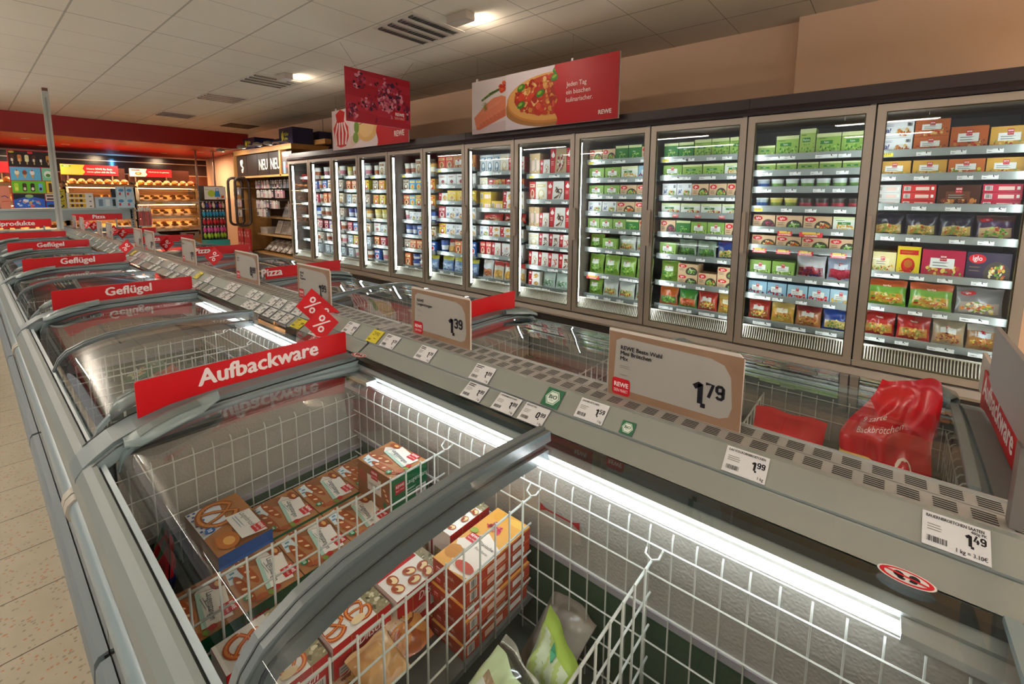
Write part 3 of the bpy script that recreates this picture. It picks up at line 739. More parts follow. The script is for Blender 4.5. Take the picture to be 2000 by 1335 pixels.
NEAR = [('u', .085, '1.49', 'BAUERNBROETCHEN SAATEN', 'coolback', '1 kg = 3.10€'), ('u', -.235, '1.99', 'DAS VOLLKORNBROETCHEN', 'coolback', ''), ('u', -.605, '1.59', '2X4 BROETCHEN', '', ''), ('u', -1.0, '1.99', '', '', ''), ('u', -1.28, '1.39', '', '', ''), ('u', -1.49, '1.39', '', '', ''), ('u', -1.77, '1.19', '', '', ''),
        ('l', -.86, '1.99', 'LAUGENBROETCHEN', '', ''), ('l', -.76, '0.99', 'BAGUETTES', '', ''), ('l', -.99, '1.99', '', '', '')]
for i, (row, x, p, ln, _, bt) in enumerate(NEAR):
    me = ticket_mesh(TW, TH, p, '#e4e4e6', None, i + 3, ln, '480g PK' if i == 0 else '', bt)
    place_ticket(me, x, row, f'white price ticket reading {p} on the {"upper" if row == "u" else "lower"} strip, {ORD[i]} ticket from the right' if row == 'u' else f'white price ticket reading {p} on the lower strip, {["middle", "rightmost", "leftmost"][i - 7]} of three')
def bio(s):
    b = MB(); a = Art(); b.box(0, s, 0, s, 0, .0006, M('#2f6b4c', .4))
    hexa = [(s * (.5 + .42 * cos(pi / 3 * k)), s * (.5 + .42 * sin(pi / 3 * k))) for k in range(6)]
    a.poly(hexa, '#e2eee2'); a.poly([(s * .5 + (x - s * .5) * .9, s * .5 + (y - s * .5) * .9) for x, y in hexa], '#3f7f5c'); a.poly([(s * .5 + (x - s * .5) * .8, s * .5 + (y - s * .5) * .8) for x, y in hexa], '#e6efe4')
    a.text('BiO', s * .5, s * .44, s * .2, '#1f4634', 1, 'c', .1); a.lines(s * .38, s * .34, s * .26, 1, '#6fae9d', s * .03)
    a.emit(b, planar((0, 0, .0006), (1, 0, 0), (0, 1, 0), (0, 0, 1)), .00006, .0002); return b.mesh('organic_sticker')
place_ticket(bio(.056), -.715, 'u', 'large green organic sticker with a white hexagon on the price rail', 'sticker', name='organic_sticker')
place_ticket(bio(.035), -.475, 'u', 'small green organic sticker with a white hexagon on the price rail', 'sticker', name='organic_sticker')
place_ticket(ticket_mesh(.07, .057, '', '#d8c92e', '2990', 3), -1.585, 'u', 'yellow ticket reading 2990 on the upper strip', name='price_ticket')
for i, (row, x, p) in enumerate((('l', -2.15, '1.99'), ('u', -3.73, '2.29'), ('u', -5.62, '1.50'))):
    place_ticket(ticket_mesh(.09, .057, p, '#d6c52c', None, i), x, row, f'yellow price ticket on the {"lower" if row == "l" else "upper"} strip, {ORD[i]} from the camera', name='price_ticket')
variants = [ticket_mesh(.078, TH, p, '#dcdcda', None, 20 + i) for i, p in enumerate(('1.79', '2.49', '1.99', '2.29', '0.99'))]
k = 0
for row, xs in (('l', [-1.97, -2.27, -2.36, -2.46, -2.56, -2.67, -2.75, -3.03, -3.12, -3.33, -3.6, -3.9, -4.1, -4.25, -4.6, -4.75, -5.1, -5.4, -5.7, -5.9, -6.3, -6.6, -7.0, -7.3]),
                ('u', [-2.23, -2.33, -2.44, -2.53, -2.72, -2.81, -3.05, -3.14, -3.5, -3.9, -4.05, -4.3, -4.4, -4.7, -5.0, -5.1, -5.45, -5.9, -6.1, -6.4, -6.7, -7.0, -7.4, -7.8, -8.3, -8.8])):
    for i, x in enumerate(xs):
        place_ticket(variants[k % 5], x, row, f'small white price ticket beyond the percent cards, {ordw(i + 1)} along the {"lower" if row == "l" else "upper"} strip'); k += 1

# ---------------------------------------------------------------- red percent cards
def pct_card(s, n=1):
    b = MB(); a = Art()
    w = s * (1.0 if n == 1 else 1.75)
    b.box(0, w, 0, s, -.001, .001, RED)
    for i in range(n): a.text('%', s * .5 + i * s * .75, s * .2, s * .6, '#f4e4e2', .95, 'c', .02)
    a.emit(b, planar((0, 0, .001), (1, 0, 0), (0, 1, 0), (0, 0, 1)), .0001); return b.mesh('percent_card')
def put_pct(me, c, ang, label, tilt=.9, yaw=0.0):
    o = bpy.data.objects.new('percent_card', me); COL.objects.link(o)
    m = Matrix.Rotation(yaw, 4, 'Z') @ Matrix.Rotation(tilt, 4, 'X') @ Matrix.Rotation(ang, 4, 'Z'); m.translation = Vector(c); o.matrix_world = m
    tag(o, label, 'percent card', 'red percent cards along the price rail')
p2_, p1_ = pct_card(.11, 2), pct_card(.105, 1)
put_pct(p2_, (-2.10, .952, .895), -.68, 'red double percent card tilted across the price rail beside the 1.99 board', 1.35, .69)
put_pct(p1_, (-1.90, .893, .858), -.70, 'red percent card just below the double percent card', 1.3, .69)
put_pct(p1_, (-5.73, .93, .90), -.75, 'red percent card on the left edge of the rail beside a Geflügel sign', 1.35, .69)
put_pct(p1_, (-4.05, 1.16, .935), -.75, 'red percent card on the right edge of the rail below a Pizza sign', 1.35, .69)
for i, x in enumerate((-5.35, -7.2, -7.75, -9.1, -9.7)): put_pct(p1_, (x, 1.165, .94), -.75, f'distant red percent card beside the far price boards, {ORD[i]} in line', 1.35, .69)
# ---------------------------------------------------------------- packs
def carton(name, w, d, h, side, front=None, top=None, right=None, left=None):
    b = MB(); b.box(-w / 2, w / 2, -d / 2, d / 2, 0, h, side if not isinstance(side, str) else M(side, .42))
    for art, pm in ((front, planar((-w / 2, -d / 2, 0), (1, 0, 0), (0, 0, 1), (0, -1, 0))), (top, planar((-w / 2, -d / 2, h), (1, 0, 0), (0, 1, 0), (0, 0, 1))),
                    (right, planar((w / 2, -d / 2, 0), (0, 1, 0), (0, 0, 1), (1, 0, 0))), (left, planar((-w / 2, d / 2, 0), (0, -1, 0), (0, 0, 1), (-1, 0, 0)))):
        if art: art.emit(b, pm, clip={id(front): (w, h), id(top): (w, d), id(right): (d, h), id(left): (d, h)}[id(art)])
    return b.mesh(name)
def logo(a, x, y, s, sub='Beste Wahl'):
    a.rect(x, y, s, s * .9, '#c01f26'); a.text('REWE', x + s / 2, y + s * .52, s * .24, '#f7eceb', .9, 'c', .1); a.text(sub, x + s / 2, y + s * .2, s * .15, '#f7eceb', .8, 'c', maxw=s * .8)
def pretzel(a, x, y, s, c='#b5622c', hi='#d98f4e', salt=True, rot=0):
    pts = []
    for i in range(41):
        t = -pi * .5 + (i / 40) * 2 * pi
        pts.append((s * (.95 * cos(t)), s * (.72 * sin(t) + (.0))))
    # ring with crossed arms
    ring = [(s * cos(t), s * .8 * sin(t)) for t in [pi * .62 + k * (2 * pi * .88) / 24 for k in range(25)]]
    arm1 = [ring[0], (s * .1, s * .35), (s * .35, -s * .1), (s * .5, -s * .62)]
    arm2 = [ring[-1], (-s * .0, s * .3), (-s * .3, -s * .1), (-s * .5, -s * .62)]
    def tr(p): return [(x + u * cos(rot) - v * sin(rot), y + u * sin(rot) + v * cos(rot)) for u, v in p]
    for q, w in ((ring, .34), (arm1, .24), (arm2, .24)): a.stroke(tr(q), s * w, c)
    for q, w in ((ring, .14), (arm1, .09), (arm2, .09)): a.stroke(tr(q), s * w, hi)
    if salt:
        for q in (ring,):
            r = random.Random(5)
            for u, v in tr(q)[6:20]:
                du, dv = r.uniform(-.1, .1) * s, r.uniform(-.1, .1) * s; q2 = s * .03
                a.add([(u + du, v + dv), (u + du + q2, v + dv), (u + du + q2, v + dv + q2), (u + du, v + dv + q2)], [(0, 1, 2, 3)], '#fbf1df', False)
        a.L += 1
def stick(a, x, y, l, w, rot, c='#9c4a20', hi='#e7c79a'):
    a.circ(x, y, l / 2, w / 2, c, 18, rot=rot)
    for k in (-.5, -.0, .5):
        a.circ(x + cos(rot) * l * .55 * k, y + sin(rot) * l * .55 * k, w * .3, w * .17, hi, 10, rot=rot + .7)
def roll(a, x, y, s, rot=0):
    a.circ(x, y, s, s * .8, '#a9502a', 16, rot=rot); a.circ(x + s * .1, y + s * .1, s * .7, s * .5, '#ead4a2', 14, rot=rot); a.circ(x - s * .25, y - s * .3, s * .5, s * .28, '#8f3d20', 12, rot=rot)

# pretzel stick carton: brown printed top, green end
def art_sticks(w, d):
    a = Art(); a.rect(0, 0, w, d, '#a9744a'); a.poly([(0, d * .55), (w * .25, d), (w * .6, d), (w * .1, d * .2), (0, d * .25)], '#8a5734')
    a.poly([(w * .02, d * .34), (w * .1, d * .06), (w * .4, d * .02), (w * .45, d * .16), (w * .3, d * .36)], '#d5dfe3')
    for k in range(4): a.rect(w * (.1 + .08 * k), d * (.05 + .05 * (k % 2)), w * .04, d * .08, '#5f93ab')
    stick(a, w * .33, d * .34, w * .62, d * .17, .12); stick(a, w * .62, d * .16, w * .66, d * .17, .05)
    a.poly([(w * .2, d * .56), (w * .34, d * .98), (w * .92, d * .86), (w * .86, d * .42)], '#e6dfd6'); a.poly([(w * .2, d * .56), (w * .86, d * .42), (w * .87, d * .49), (w * .22, d * .63)], '#a9c9bb')
    a.poly([(w * .1, d * .7), (w * .2, d * .56), (w * .3, d * .9)], '#d8cfc5')
    a.text('Laugenstangen', w * .3, d * .70, d * .1, '#46525a', .8, 'l', .03, -.2, maxw=w * .52)
    a.lines(w * .34, d * .62, w * .3, 2, '#7e8a8c', d * .012, d * .035)
    logo(a, w * .66, d * .75, w * .2)
    a.circ(w * .22, d * .88, w * .13, d * .09, '#8e431f', 14); a.circ(w * .24, d * .9, w * .06, d * .04, '#d9a263', 10)
    a.circ(w * .92, d * .55, w * .05, d * .07, '#b3261e', 10); a.circ(w * .95, d * .45, w * .05, d * .05, '#6f8f3a', 10); a.circ(w * .93, d * .3, w * .06, d * .1, '#a3522a', 12)
    a.circ(w * .8, d * .12, w * .055, d * .07, '#1f7a4f', 14); a.text('10', w * .8, d * .09, d * .06, '#eaf3ea', 1, 'c', .08)
    return a
def art_green_end(d, h):
    a = Art(); a.rect(0, 0, d, h, '#1c6b41'); logo(a, d * .08, h * .5, h * .32); a.text('Laugenstangen', d * .4, h * .62, h * .13, '#e4efe4', .8); a.lines(d * .4, h * .45, d * .3, 2, '#bcd6c4', h * .03, h * .09)
    a.rect(d * .66, h * .14, d * .3, h * .26, '#e5e5df'); a.bars(d * .68, h * .17, d * .2, h * .2); return a
def art_stick_side(w, h):
    a = Art(); a.rect(0, 0, w, h, '#8b5a36'); a.circ(w * .15, h * .6, w * .13, h * .2, '#a24d22', 12); a.rect(w * .3, h * .3, w * .4, h * .45, '#ddd5cb'); a.text('Laugenstangen', w * .33, h * .48, h * .1, '#48525a', .8, maxw=w * .34); logo(a, w * .42, h * .68, h * .3)
    stick(a, w * .84, h * .45, w * .3, h * .2, -1.0); a.circ(w * .8, h * .15, w * .05, h * .08, '#1f7a4f', 10); return a
CW, CD, CH = .18, .136, .115
ME_STICK = carton('pretzel_stick_carton', CW, CD, CH, '#95653f', front=art_stick_side(CW, CH), top=art_sticks(CW, CD), right=art_green_end(CD, CH))
ZD = .3335
DEF = {}
def item(me, name, loc, label, cat, group, rz=0, rx=0, ry=0, sc=None):
    o = put(me, name, None, loc, (rx, ry, rz), sc); return tag(o, label, cat, group)
G1 = 'pretzel stick cartons in the nearest chest'
for i in range(5):
    item(ME_STICK, 'pretzel_stick_carton', (-1.165, .265 + .1385 * i, ZD), f'brown and green pretzel stick carton, {ORD[i]} from the front in the row by the divider', 'carton', G1)
for i in range(2, 5):
    item(ME_STICK, 'pretzel_stick_carton', (-1.356, .265 + .1385 * i, ZD), f'brown pretzel stick carton in the row along the end basket, {ORD[i - 2]} behind the blue carton', 'carton', G1)
item(ME_STICK, 'pretzel_stick_carton', (-1.178, .815, ZD + CH + .001), 'pretzel stick carton standing alone on top of the others by the rear basket', 'carton', G1, .02)
# blue pretzel carton
w, d, h = .245, .135, .155
a = Art(); a.rect(0, 0, w, d, '#a8703f'); a.poly([(w * .5, d), (w, d), (w, d * .3), (w * .6, d * .5)], '#7d4a26'); a.poly([(0, 0), (w * .6, 0), (w * .5, d * .5), (w * .1, d * .6), (0, d * .3)], '#dfe6f1')
for k in range(8):
    for j in range(2): a.rect(w * (.02 + .07 * k), d * (.02 + .1 * j) + (k % 2) * d * .05, w * .035, d * .05, '#2a53b0')
pretzel(a, w * .27, d * .45, w * .23, '#8f4718', '#c9803a'); a.circ(w * .82, d * .28, w * .16, d * .2, '#b46a2f', 16); a.circ(w * .84, d * .3, w * .08, d * .1, '#dba45c', 12)
a.poly([(w * .42, d * .5), (w * .46, d * .95), (w * .98, d * .92), (w * .92, d * .48)], '#e7e3df'); a.text('Laugenbrezeln', w * .47, d * .74, d * .1, '#41505f', .8, maxw=w * .34); a.lines(w * .48, d * .64, w * .3, 2, '#93a6bd', d * .02, d * .05); logo(a, w * .80, d * .72, w * .14)
a.circ(w * .52, d * .16, w * .06, d * .09, '#1d62ae', 14); a.text('10', w * .52, d * .12, d * .08, '#eef3f8', 1, 'c', .08)
rt = Art(); rt.rect(0, 0, d, h, '#1e5fae'); rt.rect(0, h * .8, d, h * .2, '#1a4f96')
fr = Art(); fr.rect(0, 0, w, h, '#8a6240'); fr.rect(w * .2, h * .3, w * .6, h * .4, '#cfc8be'); logo(fr, w * .5, h * .55, w * .14)
lf = Art(); lf.rect(0, 0, d, h, '#7c5332'); lf.rect(d * .2, h * .3, d * .5, h * .4, '#c9c2b8')
item(carton('pretzel_carton', w, d, h, '#7c5332', fr, a, rt, lf), 'pretzel_carton', (-1.375, .40, ZD), 'blue edged carton with two large pretzels printed on top, by the front glass', 'carton', 'pretzel cartons in the nearest chest', .03)
# red and white bake-off cartons in the second compartment
def art_photo(a, x, y, w, h, seed):
    a.rect(x, y, w, h, '#8d8466'); a.pile(x + w / 2, y + h / 2, w * .42, h * .42, ['#b9b294', '#5c563f', '#d8d2b6', '#47432f', '#9c9474'], 26, min(w, h) * .13, seed, 'r')
def red_pretzel(w, d):
    a = Art(); a.rect(0, 0, w, d, '#ece7e2'); a.rect(0, d * .02, w * .16, d * .7, '#b81a1e'); art_photo(a, w * .1, d * .74, w * .9, d * .26, 3)
    pretzel(a, w * .55, d * .58, w * .33, '#b04a1a', '#e08a45', rot=.4); pretzel(a, w * .5, d * .16, w * .36, '#b04a1a', '#e08a45', rot=-.3); a.circ(w * .78, d * .5, w * .12, d * .12, '#ead2a8', 12); return a
def red_side(d, h, t):
    a = Art(); a.rect(0, 0, d, h, '#b5191d'); a.rect(d * .3, 0, d * .006, h, '#cfa94f'); a.rect(d * .75, 0, d * .006, h, '#cfa94f'); a.text('Ditsch', d * .42, h * .74, h * .13, '#f6ece6', .8, shear=.2, bold=.05)
    a.rect(d * .08, h * .5, d * .5, h * .14, '#d6cfcb'); a.lines(d * .1, h * .58, d * .44, 2, '#8d8582', h * .02, h * .05); a.text(t, d * .2, h * .24, h * .12, '#d9c07a', .8, maxw=d * .5)
    a.rect(d * .66, h * .5, d * .28, h * .22, '#dcd8d4'); a.bars(d * .68, h * .52, d * .22, h * .17); return a
def red_rolls(w, d):
    a = Art(); a.rect(0, 0, w, d, '#ece7e2'); a.rect(0, 0, w * .22, d * .8, '#b3181c'); art_photo(a, w * .05, d * .82, w * .95, d * .18, 7)
    for i, (x, y) in enumerate(((.42, .2), (.72, .16), (.5, .5), (.8, .45), (.62, .72), (.85, .7))): roll(a, w * x, d * y, w * .17, .5 * i)
    return a
def white_pretzel(w, d):
    a = Art(); a.rect(0, 0, w, d, '#e9e5e0'); art_photo(a, 0, d * .72, w, d * .28, 11); pretzel(a, w * .5, d * .36, w * .42, '#b54a18', '#df8038', rot=1.2); return a
def red_band(w, d):
    a = Art(); a.rect(0, 0, w, d, '#c9242a'); a.rect(0, d * .62, w, d * .38, '#e9e4de'); art_photo(a, w * .55, d * .62, w * .45, d * .38, 13); roll(a, w * .25, d * .8, w * .2); roll(a, w * .1, d * .62, w * .14, 1)
    a.text('8 LAUGEN', w * .12, d * .42, d * .11, '#f2dcd6', .8, maxw=w * .8); a.text('Mini Mix', w * .12, d * .24, d * .11, '#f2dcd6', .8, maxw=w * .7); a.text('Ditsch', w * .5, d * .06, d * .1, '#f6ece6', .8); return a
def white_left(w, h):
    a = Art(); a.rect(0, 0, w, h, '#ddd6cf'); art_photo(a, w * .1, h * .1, w * .8, h * .6, 5); return a
G2 = 'red and white bake-off cartons in the nearest chest'
PH = .165
specs = [('A', -.852, .475, .085, .14, .150, red_pretzel, 'PREZELN', 'red carton with two big pretzels, standing behind the wire divider'),
         ('B', -.848, .628, .10, .145, .150, red_rolls, 'LAUGEN', 'red carton with four split rolls, beside the orange topped stack'),
         ('C', -.944, .31, .085, .14, PH, white_pretzel, 'PREZEL', 'white carton with one pretzel and a sepia photo, nearest the front glass'),
         ('C', -.944, .455, .085, .14, PH, white_pretzel, 'PREZEL', 'white pretzel carton, second from the front glass, left of the red pretzel carton'),
         ('C', -.944, .63, .085, .14, PH, white_pretzel, 'PREZEL', 'white pretzel carton, third from the front glass, under the lid bar'),
         ('D', -.941, .812, .092, .15, .2, red_band, 'LAUGEN', 'white and red carton reading 8 Laugen Mini at the back, by the rear basket'),
         ('E', -.852, .812, .07, .15, .195, red_rolls, 'LAUGEN', 'red carton with a barcode on its side, left of the orange topped stack'),
         ('A', -.852, .325, .085, .14, .148, red_pretzel, 'PREZELN', 'red pretzel carton cut by the lower lid bar, nearest the front glass')]
MC = {}
for key, x, y, w, d, h, fn, t, lb in specs:
    if key not in MC: MC[key] = carton('bake_off_carton', w, d, h, '#b5191d', white_left(w, h), fn(w, d), red_side(d, h, t), None)
    item(MC[key], 'bake_off_carton', (x, y, ZD), lb, 'carton', G2)
b = carton('bake_off_carton', .09, .16, .1, '#b5191d', white_left(.09, .1), red_pretzel(.09, .16), red_side(.16, .1, 'BREZEL'))
item(b, 'bake_off_carton', (-.735, .285, ZD), 'low red carton beside the orange bags near the front glass', 'carton', G2, .05)
# flat pastry cartons stacked behind the second divider
w, d, h = .115, .235, .033
a = Art(); a.rect(0, 0, w, d, '#dda24e'); a.poly([(0, d * .35), (w * .45, d * .62), (w, d * .5), (w, d * .05), (w * .5, 0)], '#e9ddd2'); a.circ(w * .2, d * .2, w * .2, d * .1, '#c2812f', 12); a.circ(w * .3, d * .9, w * .2, d * .08, '#d99b3e', 12)
a.circ(w * .75, d * .93, w * .25, d * .05, '#e6b95b', 12); logo(a, w * .12, d * .4, w * .28); a.text('Dänische', w * .47, d * .44, w * .085, '#3f3a38', .9, maxw=w * .4); a.text('Backform', w * .5, d * .36, w * .07, '#6f6762', .9)
a.pile(w * .4, d * .72, w * .22, d * .06, ['#a8243a', '#7e1730', '#c64558', '#d87a72'], 22, w * .06, 4); a.circ(w * .7, d * .12, w * .25, d * .06, '#b8462f', 14); a.circ(w * .12, d * .55, w * .1, d * .04, '#8fa03c', 10)
rt = Art(); rt.rect(0, 0, d, h, '#a8361f'); rt.rect(d * .05, h * .15, d * .1, h * .7, '#e2ddd6'); rt.bars(d * .06, h * .2, d * .08, h * .6); rt.rect(d * .3, h * .2, d * .28, h * .5, '#d9b7a4'); rt.rect(d * .7, h * .2, d * .2, h * .5, '#e0d8d0'); rt.rect(0, h * .9, d, h * .1, '#d79a5a')
fr = Art(); fr.rect(0, 0, w, h, '#a23620'); logo(fr, w * .1, h * .2, h * .5); fr.text('Danish', w * .35, h * .3, h * .3, '#e6cdbd', .9)
me = carton('pastry_carton', w, d, h, '#a8361f', fr, a, rt)
for i in range(6):
    item(me, 'pastry_carton', (-.733 + .003 * ((i * 7) % 3 - 1), .772 + .003 * ((i * 5) % 3 - 1), ZD + .0005 + i * (h + .0012)), f'flat orange and white pastry carton, {"topmost" if i == 5 else ORD[i] + " from the bottom"} of its stack', 'carton', 'stacked flat pastry cartons', .01 * ((i * 3) % 3 - 1))

# ---------------------------------------------------------------- pillow bags
def bag(name, w, t, h, zones, art=None, seed=1, crimp=.07, nu=18, nv=22, warp=None, wr=.006):
    """stands on its lower edge, printed side towards -Y; zones(u, v) -> colour"""
    r = random.Random(seed); ph = [r.uniform(0, 6.28) for _ in range(6)]
    def dep(u, v):
        if v < crimp * .5 or v > 1 - crimp: return .0015
        q = max(0, sin(pi * min(1, max(0, (u))))) ** .55 * max(0, sin(pi * min(1, max(0, (v - crimp * .5) / (1 - crimp * 1.5))))) ** .6
        return max(.0015, t / 2 * q + wr * q * (sin(9 * u + 7 * v + ph[0]) + .7 * sin(17 * v - 6 * u + ph[1]) + .5 * sin(23 * u + ph[2])))
    def shrink(v): return 1 - .05 * sin(pi * v)
    def P(u, v, d):
        uu, vv = u / w, v / h
        q = Vector(((uu - .5) * w * shrink(vv), -dep(uu, vv) - d * 2.2, v + .004 * sin(11 * uu + ph[3])))
        return warp(q, uu, vv) if warp else q
    b = MB()
    for sgn in (1, -1):
        for j in range(nv):
            for i in range(nu):
                q = [(i / nu, j / nv), ((i + 1) / nu, j / nv), ((i + 1) / nu, (j + 1) / nv), (i / nu, (j + 1) / nv)]
                vs = []
                for u, v in q:
                    p = P(u * w, v * h, 0)
                    if sgn < 0:
                        p.y += 2 * dep(u, v)
                    vs.append(p)
                c = zones((i + .5) / nu, (j + .5) / nv)
                b.add(vs, [(0, 1, 2, 3) if sgn > 0 else (3, 2, 1, 0)], c if not isinstance(c, str) else M(c, .3, 0, .5, .3), True)
    if art: art.emit(b, P, clip=(w, h))
    me = b.mesh(name)
    bm = bmesh.new(); bm.from_mesh(me); bmesh.ops.remove_doubles(bm, verts=bm.verts, dist=.00008); bm.to_mesh(me); bm.free()
    return me
F_PALE = food_mat('pale_rolls', ['#c79c66', '#b98a52', '#d6b384'], 14); F_SEED = food_mat('seeded_rolls', ['#947a5e', '#a3886a', '#8a7056', '#b39a7c'], 70); F_ORANGE = food_mat('orange_rolls', ['#b5672f', '#c98340', '#a3552a', '#d79a55'], 22)
BREAD = ['#c98d4e', '#b57436', '#d9aa6a', '#a4622b']
def z_orange(u, v): return '#c46a2a' if v > .8 else ('#d9c0a0' if .4 < v < .62 and .2 < u < .75 else F_ORANGE)
a = Art(); a.text('Safter', .03, .13, .018, '#f0e2d5', .8, rot=.3); logo(a, .03, .07, .03); a.circ(.1, .1, .03, .022, '#7d3a18', 14); a.circ(.1, .1, .018, .012, '#d9a55f', 12)
me = bag('bread_roll_bag', .15, .06, .21, z_orange, a, 3)
GB = 'bags in the nearest chest'
item(me, 'bread_roll_bag', (-.745, .56, ZD + .05), 'orange transparent bread roll bag leaning behind the wire divider', 'bag', GB, 1.57, -1.1, 0, (.8, .8, .7))
item(me, 'bread_roll_bag', (-.745, .415, ZD + .04), 'orange bread roll bag lying flat in front of the leaning one', 'bag', GB, 1.57, -1.35, 0, (.75, .8, .55))
me = bag('bread_roll_bag', .14, .06, .2, lambda u, v: F_PALE, None, 5)
item(me, 'bread_roll_bag', (-.70, .47, ZD + .09), 'pale clear bag of long rolls lying nearest the front glass', 'bag', GB, 1.57, -1.3, 0, (.7, .7, .5))
def z_green(u, v):
    if v > .86 or u < .1 or u > .92: return '#a5c455'
    if .35 < v < .6 and u > .45: return '#d7e6c9'
    if .1 < v < .3: return '#c9e0b4'
    return '#b9cf80' if (u + v) % .3 < .12 else '#cfdfc2'
a = Art(); a.stroke([(.04, .17), (.08, .172), (.08, .15), (.04, .148), (.04, .17)], .0015, '#3f9d7a'); [a.stroke([(.04 + .006 * k, .06), (.052 + .006 * k, .12)], .0018, '#57a98e') for k in range(8)]; a.rect(.075, .2, .03, .02, '#4fb08a'); a.stroke([(.045, .1), (.1, .13)], .008, '#8d8474')
me = bag('green_roll_bag', .17, .07, .25, z_green, a, 8, nu=24, nv=30, wr=.009)
item(me, 'green_roll_bag', (-.53, .70, .215), 'green printed bag standing upright in the third compartment', 'bag', GB, -.6, -.35, 0, (.95, .9, .98))
item(me, 'green_roll_bag', (-.50, .36, .25), 'green printed bag lying tilted in front of the upright green bag', 'bag', GB, .1, -1.15)
me2 = bag('clear_roll_bag', .18, .07, .26, lambda u, v: FILM if v > .88 else '#c3d6a8' if v > .7 or u < .16 or u > .86 else '#dde3d8' if .42 < v < .6 else F_SEED, None, 9, nu=22, nv=26, wr=.01)
item(me2, 'clear_roll_bag', (-.575, .50, .31), 'clear and pale green bag of seeded rolls in front of the upright green bag', 'bag', GB, -.35, -.95, 0, (.85, .8, .85))
item(bag('grey_roll_bag', .15, .06, .2, lambda u, v: '#8b8279' if v > .3 else '#7d6a58', None, 12), 'grey_roll_bag', (-.58, .80, .22), 'grey bag wedged behind the clear bag of rolls', 'bag', GB, -.3, -.7)
me = bag('snack_packet', .12, .04, .16, lambda u, v: '#1d2a5c' if v < .55 else ('#b3202c' if u > .4 else '#2f6a43'), None, 14)
for i, y in enumerate((.26, .245)): item(me, 'snack_packet', (-1.46 + .075 * i, y + .0, ZD + .008), f'dark blue and red packet behind the front basket wires, {("left", "right")[i]} one of two', 'bag', GB, 0, -.1, 0, (.55, 1, 1))

# contents of the other chests
def meal_art(w, d, cols, s):
    a = Art(); a.rect(0, 0, w, d, cols[0]); a.circ(w * .6, d * .5, w * .32, d * .42, '#e6ded2', 18); a.pile(w * .6, d * .5, w * .26, d * .34, cols[1:], 40, w * .05, s); a.rect(w * .06, d * .3, w * .36, d * .38, '#ece9e4'); logo(a, w * .1, d * .62, w * .13); a.lines(w * .1, d * .5, w * .26, 2, '#7c8aa0', d * .03, d * .08); return a
ME_MEAL = carton('ready_meal_carton', .2, .15, .04, '#27306f', Art(), meal_art(.2, .15, ['#d58a3a', '#a34122', '#d8a04a', '#c25b2e', '#7e8f3a', '#e3c07a'], 3), None)
ME_PIZZA = carton('snack_tray', .17, .13, .035, '#c2a878', None, meal_art(.17, .13, ['#d9b056', '#c9792f', '#e2c25a', '#b5522d', '#e8d59a'], 4))
GO = 'cartons in the second left chest'
for i in range(4): item(ME_MEAL, 'ready_meal_carton', (-2.06, .36, .205 + i * .0415), f'blue edged ready meal carton by the front basket of the second chest, {"topmost" if i == 3 else ORD[i] + " from below"}', 'carton', GO, .08 - .03 * i)
for r_ in range(4):
    for z in range(3): item(ME_PIZZA, 'snack_tray', (-2.38 - .0, .29 + .145 * r_, .205 + z * .0362), f'yellow snack tray in the second chest, {ORD[r_]} from the front glass, {"top" if z == 2 else "middle" if z else "bottom"} of its pile', 'carton', GO)
BAGC = [('#2f6fae', '#dfe6ee'), ('#b3202c', '#e2cf9c'), ('#6b4a35', '#cfa97a'), ('#2d6a44', '#cfd9b5'), ('#c78a2c', '#e8d9a8'), ('#e0ddd8', '#8a2c2c'), ('#3a3360', '#c9a24a'), ('#a8432d', '#e6c28a')]
WORDC = ['blue', 'red', 'brown', 'dark green', 'golden', 'white', 'violet', 'rust red']
MB_ = []
for i, (c1, c2) in enumerate(BAGC):
    a = Art(); logo(a, .05, .13, .035); a.pile(.08, .07, .055, .04, [c2, '#c98a4a', '#7c5a36'], 30, .012, i)
    MB_.append(bag('food_bag', .16, .05, .2, (lambda p, q: lambda u, v: q if .15 < v < .5 and .1 < u < .9 else p)(c1, c2), a, 20 + i, nu=10, nv=12))
r2 = random.Random(3)
for side in 'LR':
    for k in range(1, 5) if side == 'L' else range(0, 4):
        for j, xo in enumerate((.2, .44, .755, 1.09, 1.36, 1.62)):
            i = r2.randrange(8); x = X0 - L * k + xo
            if side == 'L' and k == 1 and j > 1: continue
            if side == 'R' and k == 0 and x > -.4: continue
            y = r2.uniform(.34, .6); y = y if side == 'L' else 2 * YC - y
            item(MB_[i], 'food_bag', (x, y, .365 if xo < .9 else .235), f'{WORDC[i]} food bag in the {POS[k]} {"left" if side == "L" else "right"} chest, {ORD[j]} from its far end', 'bag', 'bags inside the far chests', r2.uniform(-.08, .08) + (0 if side == 'L' else pi), -1.1 - r2.uniform(0, .2))
